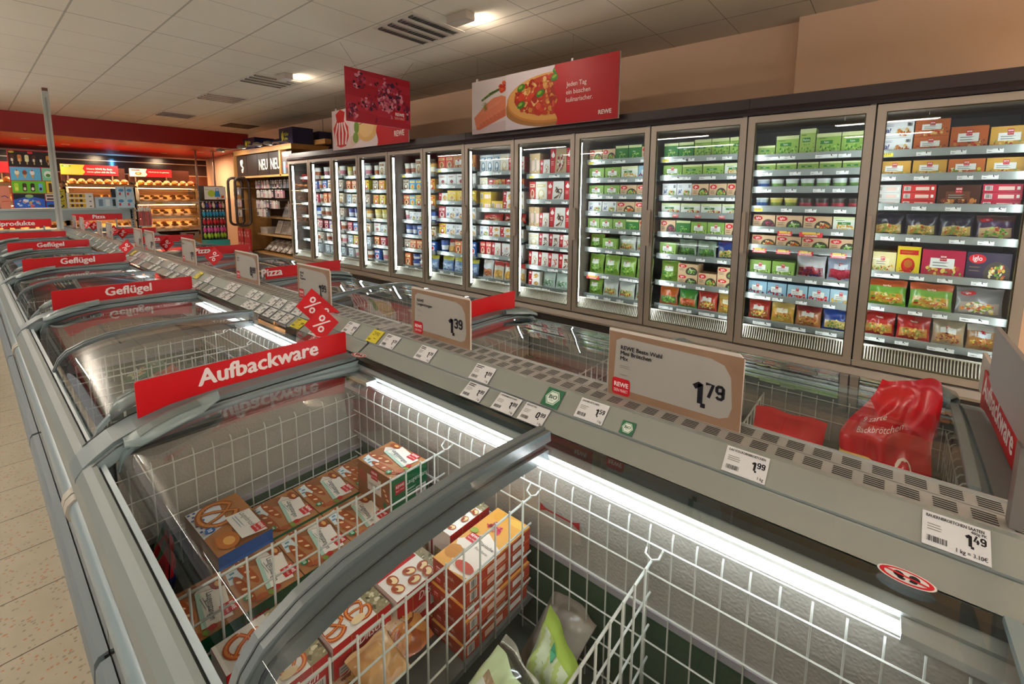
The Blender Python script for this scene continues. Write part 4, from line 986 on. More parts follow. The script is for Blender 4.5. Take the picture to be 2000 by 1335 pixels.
# big red bag and its neighbours in the near right chest
def z_red(u, v):
    if v < .12: return '#d9d5cf' if u < .6 else F_PALE
    if v < .3: return '#2149a8' if u < .7 else F_PALE
    if v < .34: return '#d8b45a'
    return '#c3141f'
a = Art(); a.text('9 zarte', .035, .25, .018, '#f3dfd6', .8, rot=.45, shear=.2); a.text('Backbrötchen', .04, .21, .02, '#f3dfd6', .7, rot=.45, maxw=.12, shear=.2); a.circ(.16, .15, .018, .03, '#e9d9c0', 14); a.circ(.16, .15, .013, .023, '#c3141f', 12)
a.circ(.07, .062, .035, .018, '#d9a24a', 16); a.circ(.07, .062, .027, .012, '#c93a2a', 14); a.stroke([(.02, .105), (.08, .118), (.14, .1)], .004, '#d9b04a'); a.rect(.02, .02, .014, .02, '#e3e3ea')
def crumple(q, u, v):
    t = max(0, v - .45) / .55
    return Vector((q.x * (1 - .45 * t) + .02 * t + .008 * sin(9 * v), q.y * (1 - .2 * t) + .02 * sin(5 * u + 6 * v) * t, q.z - .05 * t * (1 - u) * .5 - .012 * sin(6 * u) * t))
me = bag('red_roll_bag', .22, .11, .40, z_red, a, 31, nu=26, nv=32, warp=crumple, wr=.014)
GR = 'bags in the near right chest'
item(me, 'red_roll_bag', (.03, 1.62, .522), 'large red bag of bake-off rolls with a blue band, standing up under the right lid', 'bag', GR, -.1, -.12, .06)
item(bag('roll_bag', .2, .08, .26, lambda u, v: '#b98a4c' if u > .3 else '#a81f26', None, 33), 'roll_bag', (.125, 1.44, .545), 'brown and red roll bag slumped beside the large red bag', 'bag', GR, 0, -.9, 0, (.55, .8, .6))
item(bag('roll_bag', .2, .08, .24, lambda u, v: '#d8b928' if v > .5 else '#c49a3a', None, 34), 'roll_bag', (-.47, 1.62, .545), 'yellow bag just showing over the slotted rail', 'bag', GR, .0, -.7)
item(bag('roll_bag', .2, .08, .24, lambda u, v: '#b41c26' if v > .4 else '#c9a27a', None, 35), 'roll_bag', (-.20, 1.50, .545), 'dark red bag lying between the yellow bag and the large red bag', 'bag', GR, 0, -.8)
# bases that carry them
b = MB(); b.box(X0 + .06, X0 + L - .06, 1.305, 1.99, .50, .515, M('#6d726f', .5)); o = b.build('basket_shelf', cr)
o.location.x = -X0
# ---------------------------------------------------------------- upright glass door freezers
DF, DP = 3.95, .781
XR = -.134 + DP                       # right end of the bank
def door_x(n): return XR - DP * n     # left edge of door n counted from the right (1..12)
SHELF_Z = {1: [1.72, 1.56, 1.36, 1.15, .89, .65, .43], 2: [1.73, 1.61, 1.48, 1.33, 1.165, 1.02, .79, .62, .41], 3: [1.75, 1.59, 1.41, 1.26, 1.08, .88, .63, .41], 4: [1.76, 1.58, 1.42, 1.25, 1.08, .88, .62, .40],
           5: [1.64, 1.36, 1.06, .85, .62, .39], 6: [1.69, 1.53, 1.25, 1.1, .91, .68, .39], 7: [1.75, 1.54, 1.33, 1.1, .89, .65, .40], 8: [1.70, 1.48, 1.26, 1.05, .84, .64, .39],
           9: [1.70, 1.48, 1.26, 1.04, .83, .63, .40], 10: [1.71, 1.49, 1.26, 1.03, .81, .59, .38], 11: [1.73, 1.51, 1.26, 1.03, .81, .59, .38], 12: [1.73, 1.50, 1.26, 1.03, .81, .59, .38]}
INNER = M('#8d8a84', .5); INNERW = M('#d9dcd8', .45)
def shelf_ticket(w, h, p, col, style=0, seed=1):
    b = MB(); a = Art(); b.box(0, w, -.0012, 0, 0, h, M(col, .4))
    if style == 1: a.text('AKTIONSPREIS', w / 2, h * .08, h * .2, '#f6e7e4', .8, 'c', .06, maxw=w * .85); a.rect(w * .12, h * .36, w * .76, h * .54, '#e2b54a'); price(a, p, w * .84, h * .48, h * .28, '#4a3b20')
    elif style == 2: a.text('NEU', w / 2, h * .25, h * .48, '#f6e7e4', .9, 'c', .08)
    elif style == 3: a.text(p, w / 2, h * .3, h * .42, '#57512a', .9, 'c')
    else: price(a, p, w * .94, h * .34, h * (.56 if w > .1 else .44)); a.lines(w * .06, h * .8, w * .4, 3, '#7d7d7a', h * .05, h * .16, seed); a.bars(w * .06, h * .14, w * .25, h * .13, '#444444', seed)
    a.emit(b, planar((0, -.0012, 0), (1, 0, 0), (0, 0, 1), (0, -1, 0)), .0001, .0003); return b.mesh('price_tag')
SMALLT = [shelf_ticket(.074, .044, p, '#ededec', 0, i) for i, p in enumerate(('1.19', '0.79', '1.39', '1.69', '2.49', '1.99', '2.79'))]
BIGT = {}
def bigt(p):
    if p not in BIGT: BIGT[p] = shelf_ticket(.135, .048, p, '#efefed')
    return BIGT[p]
T_AKT = shelf_ticket(.1, .055, '1.99', '#cf2a33', 1); T_AKW = shelf_ticket(.15, .055, '1.99', '#cf2a33', 1); T_NEU = shelf_ticket(.05, .034, '', '#c92a33', 2)
T_NUM = {s: shelf_ticket(.062, .036, s, '#e5d22f', 3) for s in ('1330', '1320', '1310', '1300')}
BIGP = {(1, 5): [(.04, '2.29')], (1, 6): [(.50, '2.69')], (1, 7): [(.0, '2.39'), (.36, '2.99'), (.56, '1.99')], (2, 1): [(.06, '1.29'), (.4, '1.49')], (2, 7): [(.18, '3.59'), (.52, '4.49')], (2, 8): [(.04, '1.55')], (2, 9): [(.06, '2.99'), (.3, '2.99'), (.5, '2.39')], (2, 5): [(.03, '1.69')],
        (3, 1): [(.1, '0.89')], (3, 2): [(.06, '0.89'), (.34, '1.09')], (3, 3): [(.06, '0.49'), (.42, '1.59')], (3, 5): [(.08, '0.99'), (.42, '1.89')], (3, 7): [(.03, '1.39')], (3, 8): [(.03, '1.29'), (.2, '1.69'), (.4, '1.69'), (.57, '1.99')],
        (4, 1): [(.06, '1.75'), (.28, '0.55')], (4, 3): [(.04, '0.75')], (4, 4): [(.02, '0.49'), (.3, '0.69')], (4, 5): [(.04, '0.99')], (4, 6): [(.04, '1.89'), (.5, '1.39')], (4, 7): [(.4, '1.39')], (4, 8): [(.03, '1.39'), (.56, '1.39')],
        (5, 1): [(.3, '10.49')], (5, 3): [(.05, '5.79'), (.32, '5.79')], (5, 4): [(.04, '3.59'), (.46, '3.59')], (5, 5): [(.3, '3.59')], (5, 6): [(.12, '2.99')], (6, 1): [(.25, '2.99')], (6, 2): [(.15, '2.79')], (6, 3): [(.35, '2.49')], (6, 6): [(.5, '2.99')], (6, 7): [(.04, '2.99'), (.3, '2.99')]}
def bank(first, label):
    """four doors; first = number of its rightmost door"""
    xr = door_x(first - 1); xl = door_x(first + 3); r = empty('glass_door_freezer', (xl, 0, 0)); w = xr - xl
    b = MB()
    b.box(0, w, 4.72, 4.86, .0, 2.14, INNER); b.box(0, w, 3.99, 4.8, 2.02, 2.14, M('#2b2624', .5)); b.box(0, w, 3.97, 4.8, .0, .152, M('#231a17', .5))
    b.box(0, w, 3.98, 4.75, .23, .262, INNERW); b.box(0, w, 4.05, 4.72, 1.995, 2.02, M('#514c48', .4))
    for x0, x1 in ((0, .018), (w - .018, w)): b.box(x0, x1, 3.97, 4.8, .15, 2.05, M('#6b6058', .4))
    b.build('cabinet', r)
    b = MB(); b.prism([(3.935, .155), (3.93, .175), (3.94, .222), (3.97, .228), (3.97, .15)], lambda t, y, z: (t, y, z), 0, w, SILVER); b.build('base_trim', r)
    b = MB(); b.prism([(3.93, 2.035), (3.925, 2.055), (3.94, 2.085), (3.97, 2.095), (3.97, 2.035)], lambda t, y, z: (t, y, z), 0, w, M('#2b2026', .22)); b.build('top_trim', r)
    b = MB()
    for k in range(2): b.box(k * w / 2 + .002, (k + 1) * w / 2 - .002, 3.965, 3.985, 2.07, 2.17, CORNICE)
    b.build('cornice_panel', r)
    for k in range(4):
        n = first + 3 - k; x0 = k * DP; zs = [CAM_H + (z - CAM_H) * 1.015 for z in SHELF_Z[n]]
        # pillars with led strips
        for xx, sgn in ((x0, 1), (x0 + DP, -1)):
            p = MB(); a0, a1 = sorted((xx, xx + sgn * .03)); p.box(a0, a1, 4.002, 4.05, .262, 2.02, M('#1c1917', .35)); p.build('door_pillar', r)
            e = MB(); a0, a1 = sorted((xx + sgn * .0305, xx + sgn * .034)); e.box(a0, a1, 4.004, 4.034, .33, 1.95, PILLAR_LED); e.build('led_strip', r)
        # shelves
        for si, z in enumerate(zs):
            s = MB(); fl = M('#a9b0ae', .3, .6); bot = si == len(zs) - 1; yf = 4.15
            s.box(x0 + .02, x0 + DP - .02, yf + .012, 4.70, z - .02, z - .006, M('#98a09e', .4, .4))
            s.prism([(yf, z - .028), (yf - .006, z + .022), (yf + .003, z + .024), (yf + .012, z - .006), (yf + .012, z - .028)], lambda t, y, zz: (t, y, zz), x0 + .02, x0 + DP - .02, fl)
            so = s.build('shelf', r)
            pt = Vector((0, yf - .0035, z - .024)); used = []
            def tk(me, dx, dz=0):
                put(me, 'price_tag', so, (x0 + .035 + dx, pt.y - .0015, pt.z + dz), (-.11, 0, 0)); used.append(dx)
            key = (n, si + 1)
            for dx, p in BIGP.get(key, []): tk(bigt(p), dx, -.004 if bot else 0)
            if n == 2 and si in (4, 5): tk(T_AKT, .19, -.022); tk(T_AKW if si == 4 else T_AKT, .34, -.022); (tk(T_AKT, .02, -.022), tk(T_AKT, .55, -.022)) if si == 5 else None
            if n == 3 and si == 3: [tk(T_NEU, .12 + .2 * q, .0) for q in range(3)]
            if n == 4 and si == 6: tk(T_AKW, .02, -.022)
            if (n, si) in ((1, 0), (2, 3), (3, 0), (4, 0)): tk(T_NUM[{1: '1330', 2: '1320', 3: '1310', 4: '1300'}[n]], .01 if n != 3 else .0)
            if (n, si) in ((5, 0), (7, 0), (8, 0), (9, 0), (11, 0)): tk(T_NUM['1310'], .03)
            m = 4 if n <= 4 else 3 if n <= 8 else 2
            rr = random.Random(n * 31 + si)
            for q in range(m):
                dx = .05 + q * (.66 / m) + rr.uniform(-.03, .03)
                if all(abs(dx - u) > .11 or (dx > u and abs(dx - u) > .15) for u in used): tk(SMALLT[rr.randrange(7)], dx)
        # air grille
        g = MB(); gm = M('#d9d2c4', .4)
        for q in range(44):
            xx = x0 + .03 + q * .0166; g.prism([(4.0, .268), (4.03, .30), (4.05, .345), (4.052, .372), (4.06, .372), (4.06, .34), (4.04, .295), (4.012, .264)], lambda t, y, z: (t, y, z), xx, xx + .006, gm)
        g.box(x0 + .02, x0 + DP - .02, 4.07, 4.078, .262, .375, M('#6d5c46', .5)); g.box(x0 + .02, x0 + DP - .02, 4.045, 4.07, .37, .378, gm); g.build('air_grille', r)
        # door
        d0, d1, zb, zt, fw = x0 + .005, x0 + DP - .005, .237, 2.03, .048
        d = MB()
        for a0, a1, b0, b1 in ((d0, d0 + fw, zb, zt), (d1 - fw, d1, zb, zt), (d0 + fw, d1 - fw, zb, zb + fw), (d0 + fw, d1 - fw, zt - fw, zt)): d.box(a0, a1, 3.945, 3.985, b0, b1, SILVER)
        i0, i1 = d0 + fw, d1 - fw
        for a0, a1, b0, b1 in ((i0, i0 + .006, zb + fw, zt - fw), (i1 - .006, i1, zb + fw, zt - fw), (i0, i1, zb + fw, zb + fw + .006), (i0, i1, zt - fw - .006, zt - fw)): d.box(a0, a1, 3.953, 3.98, b0, b1, M('#4a3f1f', .3))
        do = d.build('door', r)
        g = MB(); g.quad((i0, 3.957, zb + fw), (i1, 3.957, zb + fw), (i1, 3.957, zt - fw), (i0, 3.957, zt - fw), GLASS_DOOR); g.build('glass_pane', do)
        h = MB(); h.box(d0 + .006, d0 + .03, 3.905, 3.918, .98, 1.30, M('#b7a697', .3)); h.box(d0 + .008, d0 + .028, 3.918, 3.945, .98, 1.0, M('#8f7f72', .4)); h.box(d0 + .008, d0 + .028, 3.918, 3.945, 1.28, 1.30, M('#8f7f72', .4)); h.build('handle', do)
        c = MB(); c.box(d1 - .03, d1 + .002, 3.94, 3.98, zt + .001, zt + .01, M('#8f8a84', .3, .5)); c.build('hinge', do)
    return tag(r, label, 'freezer', 'upright freezers with four glass doors each')
bank(1, 'upright freezer with four glass doors, right-hand unit, green vegetable packs and ready meals')
bank(5, 'upright freezer with four glass doors, middle unit, red cake cartons and blue bags')
bank(9, 'upright freezer with four glass doors, left-hand unit beside the coffee shop display')

# ---------------------------------------------------------------- designs of the goods behind the doors
VEG = ['#5f9a33', '#86b84a', '#3f7a2b', '#a9cf6c']; MIX = ['#d8832f', '#c9402a', '#e3c24a', '#6f9a35', '#ead9a8']; MEAT = ['#a8552c', '#c9803f', '#7d3a22', '#dfae6a']; PASTA = ['#e3c368', '#d9a23f', '#b5492a', '#8aa34a']; BERRY = ['#a81f35', '#5a2440', '#36305f', '#c94b55', '#7d1a2c']
def d_iglo(w, h, cols, s, bg='#d4b28e'):
    a = Art(); a.rect(0, 0, w, h, bg); a.circ(w * .7, h * .3, w * .3, h * .42, '#4a4038', 18); a.pile(w * .7, h * .34, w * .2, h * .26, cols, 34, w * .045, s, lim=(w * .42, w * .97, h * .03, h * .85)); a.circ(w * .24, h * .78, w * .2, h * .16, '#d01f2a', 16); a.text('iglo', w * .24, h * .72, h * .16, '#f7ebe9', .95, 'c', .05, maxw=w * .3); a.lines(w * .07, h * .48, w * .3, 2, '#6f5d4c', h * .04, h * .12); return a
def d_rewe(w, h, bg, cols, s, lab='#e9e7e2'):
    a = Art(); a.rect(0, 0, w, h, bg); a.pile(w * .5, h * .24, w * .44, h * .2, cols, 36, w * .05, s, 'r', (w * .04, w * .96, h * .04, h * .6)); a.rect(w * .2, h * .38, w * .56, h * .34, lab); a.lines(w * .26, h * .54, w * .42, 2, '#8a938f', h * .04, h * .1); logo(a, w * .42, h * .62, w * .16); return a
def d_ja(w, h, cols, s):
    a = Art(); a.rect(0, 0, w, h, '#e6e8ea'); a.text('ja!', w * .08, h * .36, h * .26, '#24408f', .9, bold=.12, shear=.15); a.circ(w * .68, h * .34, w * .27, h * .27, '#d9d6cc', 16); a.pile(w * .68, h * .34, w * .22, h * .2, cols, 26, w * .05, s); a.lines(w * .1, h * .82, w * .3, 2, '#7f8aa0', h * .03, h * .08); a.bars(w * .78, h * .7, w * .16, h * .2); return a
def d_cake(w, h, cols, s, bg='#e3dfda'):
    a = Art(); a.rect(0, 0, w, h, bg); a.poly([(0, 0), (w * .28, 0), (w * .36, h), (0, h)], '#bf2028'); a.circ(w * .17, h * .76, w * .11, h * .09, '#f0e3df', 14); a.poly([(w * .1, h * .8), (w * .24, h * .8), (w * .17, h * .93)], '#f0e3df')
    for k in range(4): a.poly([(w * (.42 + .1 * k), h * .14), (w * (.7 + .07 * k), h * (.3 + .06 * k)), (w * (.7 + .07 * k), h * (.37 + .06 * k)), (w * (.42 + .1 * k), h * .22)], cols[k % len(cols)])
    a.pile(w * .68, h * .55, w * .2, h * .2, cols, 22, w * .06, s, lim=(w * .38, w * .97, h * .2, h * .95)); a.lines(w * .05, h * .52, w * .2, 3, '#e6b9b4', h * .02, h * .06); return a
def d_green(w, h, bg, cols, s):
    a = Art(); a.rect(0, 0, w, h, bg); a.pile(w * .55, h * .25, w * .38, h * .22, cols, 40, w * .05, s, 'r', (w * .03, w * .97, h * .03, h * .6)); a.rect(w * .18, h * .52, w * .5, h * .16, '#3f7f3a'); a.text('Rahm', w * .43, h * .56, h * .09, '#e6efdc', .9, 'c'); a.rect(0, h * .84, w, h * .16, '#d5dda5'); a.lines(w * .1, h * .76, w * .4, 1, '#5f7a3a', h * .03); return a
def d_ice(w, h, bg, c2, c3, s):
    a = Art(); a.rect(0, 0, w, h, bg); a.circ(w * .5, h * .36, w * .3, h * .26, c2, 18); a.circ(w * .5, h * .42, w * .18, h * .14, c3, 14); a.rect(w * .1, h * .72, w * .8, h * .16, c2); a.lines(w * .18, h * .78, w * .6, 1, c3, h * .05); a.pile(w * .5, h * .2, w * .4, h * .1, [c2, c3, '#6b3d20'], 12, w * .05, s); return a
def d_side_stack(w, h, bg):
    a = Art(); a.rect(0, 0, w, h, bg); a.rect(w * .05, h * .2, w * .2, h * .6, '#e6e1da'); a.bars(w * .07, h * .25, w * .16, h * .5); a.rect(w * .4, h * .25, w * .4, h * .45, '#e9c7bb'); a.rect(w * .86, h * .3, w * .08, h * .4, '#f0e6df'); return a
DES = {}
def D(key, w, h, d, side, art, word): DES[key] = (carton('food_carton', w, d, h, side, art), w, h, d, word, 'food_carton', 'carton')
D('ja_sticks', .16, .085, .2, '#dfe2e4', d_ja(.16, .085, MEAT, 1), 'white carton with blue lettering'); D('tray_orange', .17, .105, .2, '#b5532a', d_rewe(.17, .105, '#b9602f', MEAT + ['#c9302a'], 2), 'orange meal tray with a white label'); D('tray_yellow', .17, .095, .2, '#c99a3f', d_rewe(.17, .095, '#cf9d45', PASTA, 3), 'yellow meal tray with a white label')
D('tray_red', .17, .095, .2, '#b8452a', d_rewe(.17, .095, '#c06a35', MIX, 4), 'red and yellow meal tray with a white label'); D('flat_red', .17, .036, .22, '#c22a2c', d_side_stack(.17, .036, '#cc3330'), 'flat red carton end'); D('flat_magenta', .17, .036, .22, '#b31f3a', d_side_stack(.17, .036, '#bd2440'), 'flat crimson carton end'); D('flat_white', .13, .036, .22, '#d5d5d2', d_side_stack(.13, .036, '#d9d8d6'), 'flat white carton end')
D('dark_tray', .2, .10, .2, '#3a1d14', d_rewe(.2, .10, '#4a2618', MEAT, 5, '#6b3a20'), 'dark brown meal tray'); D('cream', .13, .105, .2, '#d9c988', d_rewe(.13, .105, '#ddd09a', PASTA, 6, '#e3d9ae'), 'cream carton with rolls'); D('tall_yellow', .11, .18, .1, '#c9302a', d_ice(.11, .18, '#d9c032', '#c62a2a', '#b5692a', 7), 'tall yellow and red carton'); D('magenta', .19, .13, .15, '#a8173a', d_rewe(.19, .13, '#b31c42', PASTA, 8), 'magenta carton with a white label'); D('iglo_dark', .18, .13, .15, '#2b2430', d_iglo(.18, .13, MIX, 9, '#3a2f45'), 'dark carton with a red oval and a vegetable bowl')
D('green_box', .15, .11, .18, '#8fae55', d_green(.15, .11, '#93b557', VEG, 10), 'light green vegetable carton'); D('green_tall', .1, .16, .14, '#8fb050', d_green(.1, .16, '#a3bf62', VEG, 11), 'tall light green vegetable carton'); D('green_small', .12, .065, .16, '#7f9f45', d_green(.12, .065, '#8cab50', VEG + ['#d9c24a'], 12), 'small green herb carton'); D('green_dark', .14, .1, .18, '#2f6f35', d_green(.14, .1, '#357a3a', VEG, 13), 'dark green vegetable carton'); D('green_rewe', .15, .085, .18, '#7fa04a', d_rewe(.15, .085, '#86a850', VEG + ['#e0d9b0'], 14), 'green carton with a white label')
D('iglo_veg', .17, .11, .16, '#c9a27a', d_iglo(.17, .11, VEG + ['#e6e3d5'], 15), 'beige carton with a red oval and a green vegetable bowl'); D('iglo_mix', .17, .11, .16, '#c9a27a', d_iglo(.17, .11, MIX, 16), 'beige carton with a red oval and a mixed vegetable bowl'); D('iglo_small', .15, .085, .16, '#c9a27a', d_iglo(.15, .085, MIX + VEG, 17), 'small beige carton with a red oval'); D('iglo_cabbage', .15, .11, .16, '#c9a27a', d_iglo(.15, .11, ['#8a2440', '#b04060', '#6b1a34'], 18), 'beige carton with a red oval and red cabbage')
D('ja_veg', .14, .095, .16, '#dfe2e4', d_ja(.14, .095, PASTA + VEG, 19), 'white carton with blue lettering and a vegetable dish'); D('white_green', .16, .10, .16, '#d9ddd6', d_green(.16, .10, '#dfe3da', PASTA, 20), 'white carton with a green corner'); D('white_yellow', .15, .10, .16, '#d9ddd6', d_green(.15, .10, '#dde2d5', ['#d9a83f', '#e6c86a', '#c98a2f'], 21), 'white carton with yellow vegetables')
D('berry_blue', .145, .09, .16, '#5f8fae', d_rewe(.145, .09, '#8fb6cc', BERRY, 22), 'pale blue berry carton'); D('berry_red', .145, .10, .16, '#4f83a8', d_rewe(.145, .10, '#9cc0d2', ['#c9282c', '#d9463a', '#a81f24'], 23), 'pale blue strawberry carton'); D('mango', .145, .09, .16, '#7fa9c2', d_rewe(.145, .09, '#a9c8d8', ['#e0a52a', '#edc04a'], 24), 'pale blue mango carton')
D('cake_choc', .2, .2, .2, '#b3222a', d_cake(.2, .2, ['#4a2a1c', '#8a5a3a', '#d9c9b0', '#2f1a12'], 25), 'large red and white cake carton with chocolate cake'); D('cake_berry', .2, .2, .2, '#a9926f', d_cake(.2, .2, ['#8a1f30', '#e0d5c5', '#5a2a20'], 26, '#b49a76'), 'tan cake carton with red cake slices'); D('cake_cream', .14, .15, .2, '#e0ddd6', d_ice(.14, .15, '#e2ddd0', '#d9c79a', '#efe8d8', 27), 'cream coloured cake carton'); D('cake_small', .13, .12, .2, '#b3222a', d_cake(.13, .12, ['#c9b89a', '#d9c9b0', '#8a1f30'], 28), 'small red and white cake carton'); D('cake_straw', .13, .12, .2, '#b3222a', d_cake(.13, .12, ['#c9302a', '#e6d9c9'], 29), 'small red and white carton with strawberry slices'); D('cake_dark', .13, .12, .2, '#b3222a', d_cake(.13, .12, ['#3a1f18', '#7a4a30', '#e6d9c9'], 30), 'small red and white carton with dark cake')
D('grissini', .07, .17, .16, '#c9a87a', d_side_stack(.07, .17, '#cfae80'), 'narrow tan carton'); D('red_flat', .3, .06, .18, '#c2302c', d_cake(.3, .06, PASTA, 31, '#cf7a3a'), 'long flat red and orange carton'); D('yellow_stack', .2, .075, .22, '#d0a824', d_side_stack(.2, .075, '#d8b22c'), 'yellow carton'); D('white_red', .17, .085, .2, '#d9cdc0', d_cake(.17, .085, PASTA, 32), 'white and red dessert carton'); D('red_pack', .08, .2, .2, '#b8282c', d_ice(.08, .2, '#c22e30', '#e6c9b0', '#b5472a', 33), 'tall red carton'); D('purple_top', .14, .18, .18, '#d5d2d0', d_rewe(.14, .18, '#d9d6d2', ['#4a2a1c', '#6b3d28', '#8a5a3a'], 34, '#cfcac4'), 'white carton with a violet band and chocolates')
D('ja_strudel', .17, .15, .2, '#dfe2e4', d_ja(.17, .15, PASTA + MEAT, 35), 'white carton with blue lettering and a strudel'); D('yellow_pie', .17, .16, .2, '#d9b22a', d_ice(.17, .16, '#dcb830', '#e6d9a0', '#c98a3a', 36), 'yellow pastry carton'); D('white_berry', .15, .15, .2, '#d9d9da', d_ice(.15, .15, '#dedede', '#d9d2c5', '#9a3a55', 37), 'white dessert carton'); D('red_cookie', .14, .16, .2, '#c2412c', d_ice(.14, .16, '#cc4530', '#d9b27a', '#8a5a34', 38), 'red ice cream cone carton'); D('orange_cookie', .2, .12, .2, '#c9682c', d_rewe(.2, .12, '#cf8a4a', MEAT, 39), 'orange waffle carton')
for k, (c1, c2, c3, wd) in enumerate((('#3f8fbf', '#e6d23a', '#e07a2a', 'blue and yellow'), ('#d9a02a', '#c9342a', '#f0e2c0', 'golden'), ('#d9c63a', '#c2302c', '#f0e6d5', 'yellow and red'), ('#e3d9c5', '#8a5a34', '#c9a878', 'cream and brown'), ('#2f5fa8', '#dfe6ee', '#c9302a', 'blue and white'), ('#c9602a', '#f0d9a8', '#7d3a1c', 'orange'), ('#c2b8a8', '#6b4a30', '#efe6d5', 'beige'), ('#b33a4a', '#f0dcd5', '#7d1f2c', 'pink and red'), ('#c9cfd2', '#5f7f95', '#e9ecee', 'pale grey'), ('#7d5a9a', '#e6dcea', '#c9a83a', 'violet'))):
    D('ice%d' % k, .12, .15, .15, c1, d_ice(.12, .15, c1, c2, c3, 40 + k), f'{wd} ice cream carton')
def tub(name, r, h, c1, c2, cap):
    b = MB(); b.lathe([(r * .86, 0), (r, h * .86)], M(c1, .4), 18); b.lathe([(r * .9, h * .25), (r * .985, h * .6)], M(c2, .4), 18); b.lathe([(r * 1.04, h * .86), (r * 1.05, h * .98), (r * .98, h)], M(cap, .35), 18); return b.mesh(name)
for k, (c1, c2, cp, wd) in enumerate((('#dfdad0', '#a8552c', '#d9d4ca', 'cream coloured'), ('#d9c86a', '#e6dfae', '#d0b84a', 'pale yellow'), ('#2f4f9a', '#dfe3ea', '#26407f', 'dark blue'), ('#e6e3dc', '#c97a8a', '#efece6', 'white and pink'), ('#cfa04a', '#f0e6cf', '#6b4a2a', 'caramel coloured'))):
    DES['tub%d' % k] = (tub('ice_cream_tub', .065, .12, c1, c2, cp), .135, .12, .13, f'{wd} ice cream tub', 'ice_cream_tub', 'tub')
for k, (c1, c2, cp, wd) in enumerate((('#cfd6d2', '#6f9a4a', '#dfe6ea', 'pale green'), ('#b9c9d8', '#2f5fa8', '#dfe6ec', 'blue lidded'), ('#3a2f2a', '#a83240', '#4a3f38', 'dark red'), ('#c9b84a', '#7a8a35', '#d9cf8a', 'yellow green'))):
    DES['herb%d' % k] = (tub('herb_tub', .042, .06, c1, c2, cp), .09, .06, .09, f'{wd} herb tub', 'herb_tub', 'tub')
def zb(bg, food, top=None): return lambda u, v: (top or bg) if v > .72 else (food if (.12 < v < .5 and .1 < u < .9) else bg)
def bagart(w, h, cols, s, lab=None, oval=False, txt=None):
    a = Art(); a.pile(w * .5, h * .3, w * .36, h * .2, cols, 46, w * .05, s)
    if lab: a.sub = 4; a.rect(w * .24, h * .5, w * .5, h * .22, lab); a.sub = 1; logo(a, w * .42, h * .66, w * .14)
    if oval: a.circ(w * .25, h * .8, w * .17, h * .08, '#c91f2a', 14); a.text('iglo', w * .25, h * .775, h * .06, '#f5e9e6', .9, 'c', .05)
    if txt: a.text(txt, w * .5, h * .76, h * .07, '#f5ecdc', .8, 'c', .05, maxw=w * .7)
    return a
def B(key, w, h, zf, art, word, seed): DES[key] = (bag('food_pouch', w, .08, h, zf, art, seed, nu=14, nv=16), w, h, .09, word, 'food_pouch', 'bag')
B('b_pepper', .2, .21, zb('#6fa33a', '#c9a23a', '#c9592a'), bagart(.2, .21, MIX, 51, txt='aprika'), 'green and orange bag of sliced peppers', 51); B('b_iglo', .2, .21, zb('#7d7a7c', '#a89a8c'), bagart(.2, .21, MIX + ['#f0e6d5'], 52, oval=True), 'grey bag with a red oval and mixed vegetables', 52); B('b_red', .2, .19, zb('#b3201f', '#c9873f'), bagart(.2, .19, PASTA, 53, txt='ruschki'), 'red bag of dumplings', 53); B('b_clear', .18, .19, zb('#a8977c', '#b58a5c', '#9a8a70'), bagart(.18, .19, MEAT, 54, '#d9d9d2'), 'clear bag of brown pieces', 54); B('b_gyros', .17, .19, zb('#a87a4a', '#b5803f', '#c2bdb2'), bagart(.17, .19, MEAT + MIX, 55, '#dfe4ea'), 'brown bag with a white label', 55)
B('b_black', .17, .17, zb('#251c2c', '#b59a4a'), bagart(.17, .17, PASTA, 56), 'black bag with a noodle dish', 56); B('b_purple', .18, .19, zb('#4a2f52', '#c9a878', '#5f3a35'), bagart(.18, .19, PASTA + VEG, 57, oval=True), 'violet bag with a red oval', 57)
B('b_green', .17, .19, zb('#86a83f', '#7a9f35'), bagart(.17, .19, VEG, 58, '#dfe3d5'), 'green bag of beans with a white label', 58); B('b_spin', .16, .17, zb('#8a9c86', '#3f6a2f'), bagart(.16, .17, VEG[:3], 59), 'clear bag of dark green leaves', 59); B('b_ja', .18, .17, zb('#c9cdc5', '#b5b48a'), bagart(.18, .17, MIX + VEG, 60), 'white bag of vegetables', 60); B('b_orange', .2, .19, zb('#c9622a', '#5f7a45', '#d06a2c'), bagart(.2, .19, VEG, 61, txt='Spinat'), 'orange topped bag of green vegetables', 61); B('b_tomato', .19, .18, zb('#4f8a35', '#cf6a30', '#3f8a3a'), bagart(.19, .18, ['#d9602a', '#e08a4a', '#c9402a'], 62), 'green bag with an orange dish', 62); B('b_redmix', .19, .18, zb('#b8352a', '#a8602f'), bagart(.19, .18, MIX, 63, '#e0ddd5'), 'red bag with a white label', 63)
B('b_pasta', .19, .2, zb('#cfa23f', '#c9903a', '#d9b86a'), bagart(.19, .2, PASTA, 64, '#e6dcc0'), 'yellow bag of pasta', 64); B('b_pasta2', .2, .2, zb('#a8663a', '#b5783f', '#8a3030'), bagart(.2, .2, PASTA + MEAT, 65, '#d9d5ce'), 'brown clear bag of pasta with a white label', 65); B('b_blue', .2, .19, zb('#263f8f', '#c9b06a', '#2a4a9a'), bagart(.2, .19, ['#d9c07a', '#c9a24a', '#4a8a45'], 66), 'dark blue bag', 66); B('b_berry', .19, .19, zb('#cfcdd2', '#8a2a3a'), bagart(.19, .19, BERRY, 67, txt='ja!'), 'white bag of mixed berries', 67); B('b_rasp', .17, .18, zb('#a9b5cf', '#b32f45'), bagart(.17, .18, BERRY[:1] + ['#c2344a'], 68, '#dfe3ee'), 'pale blue bag of raspberries', 68)
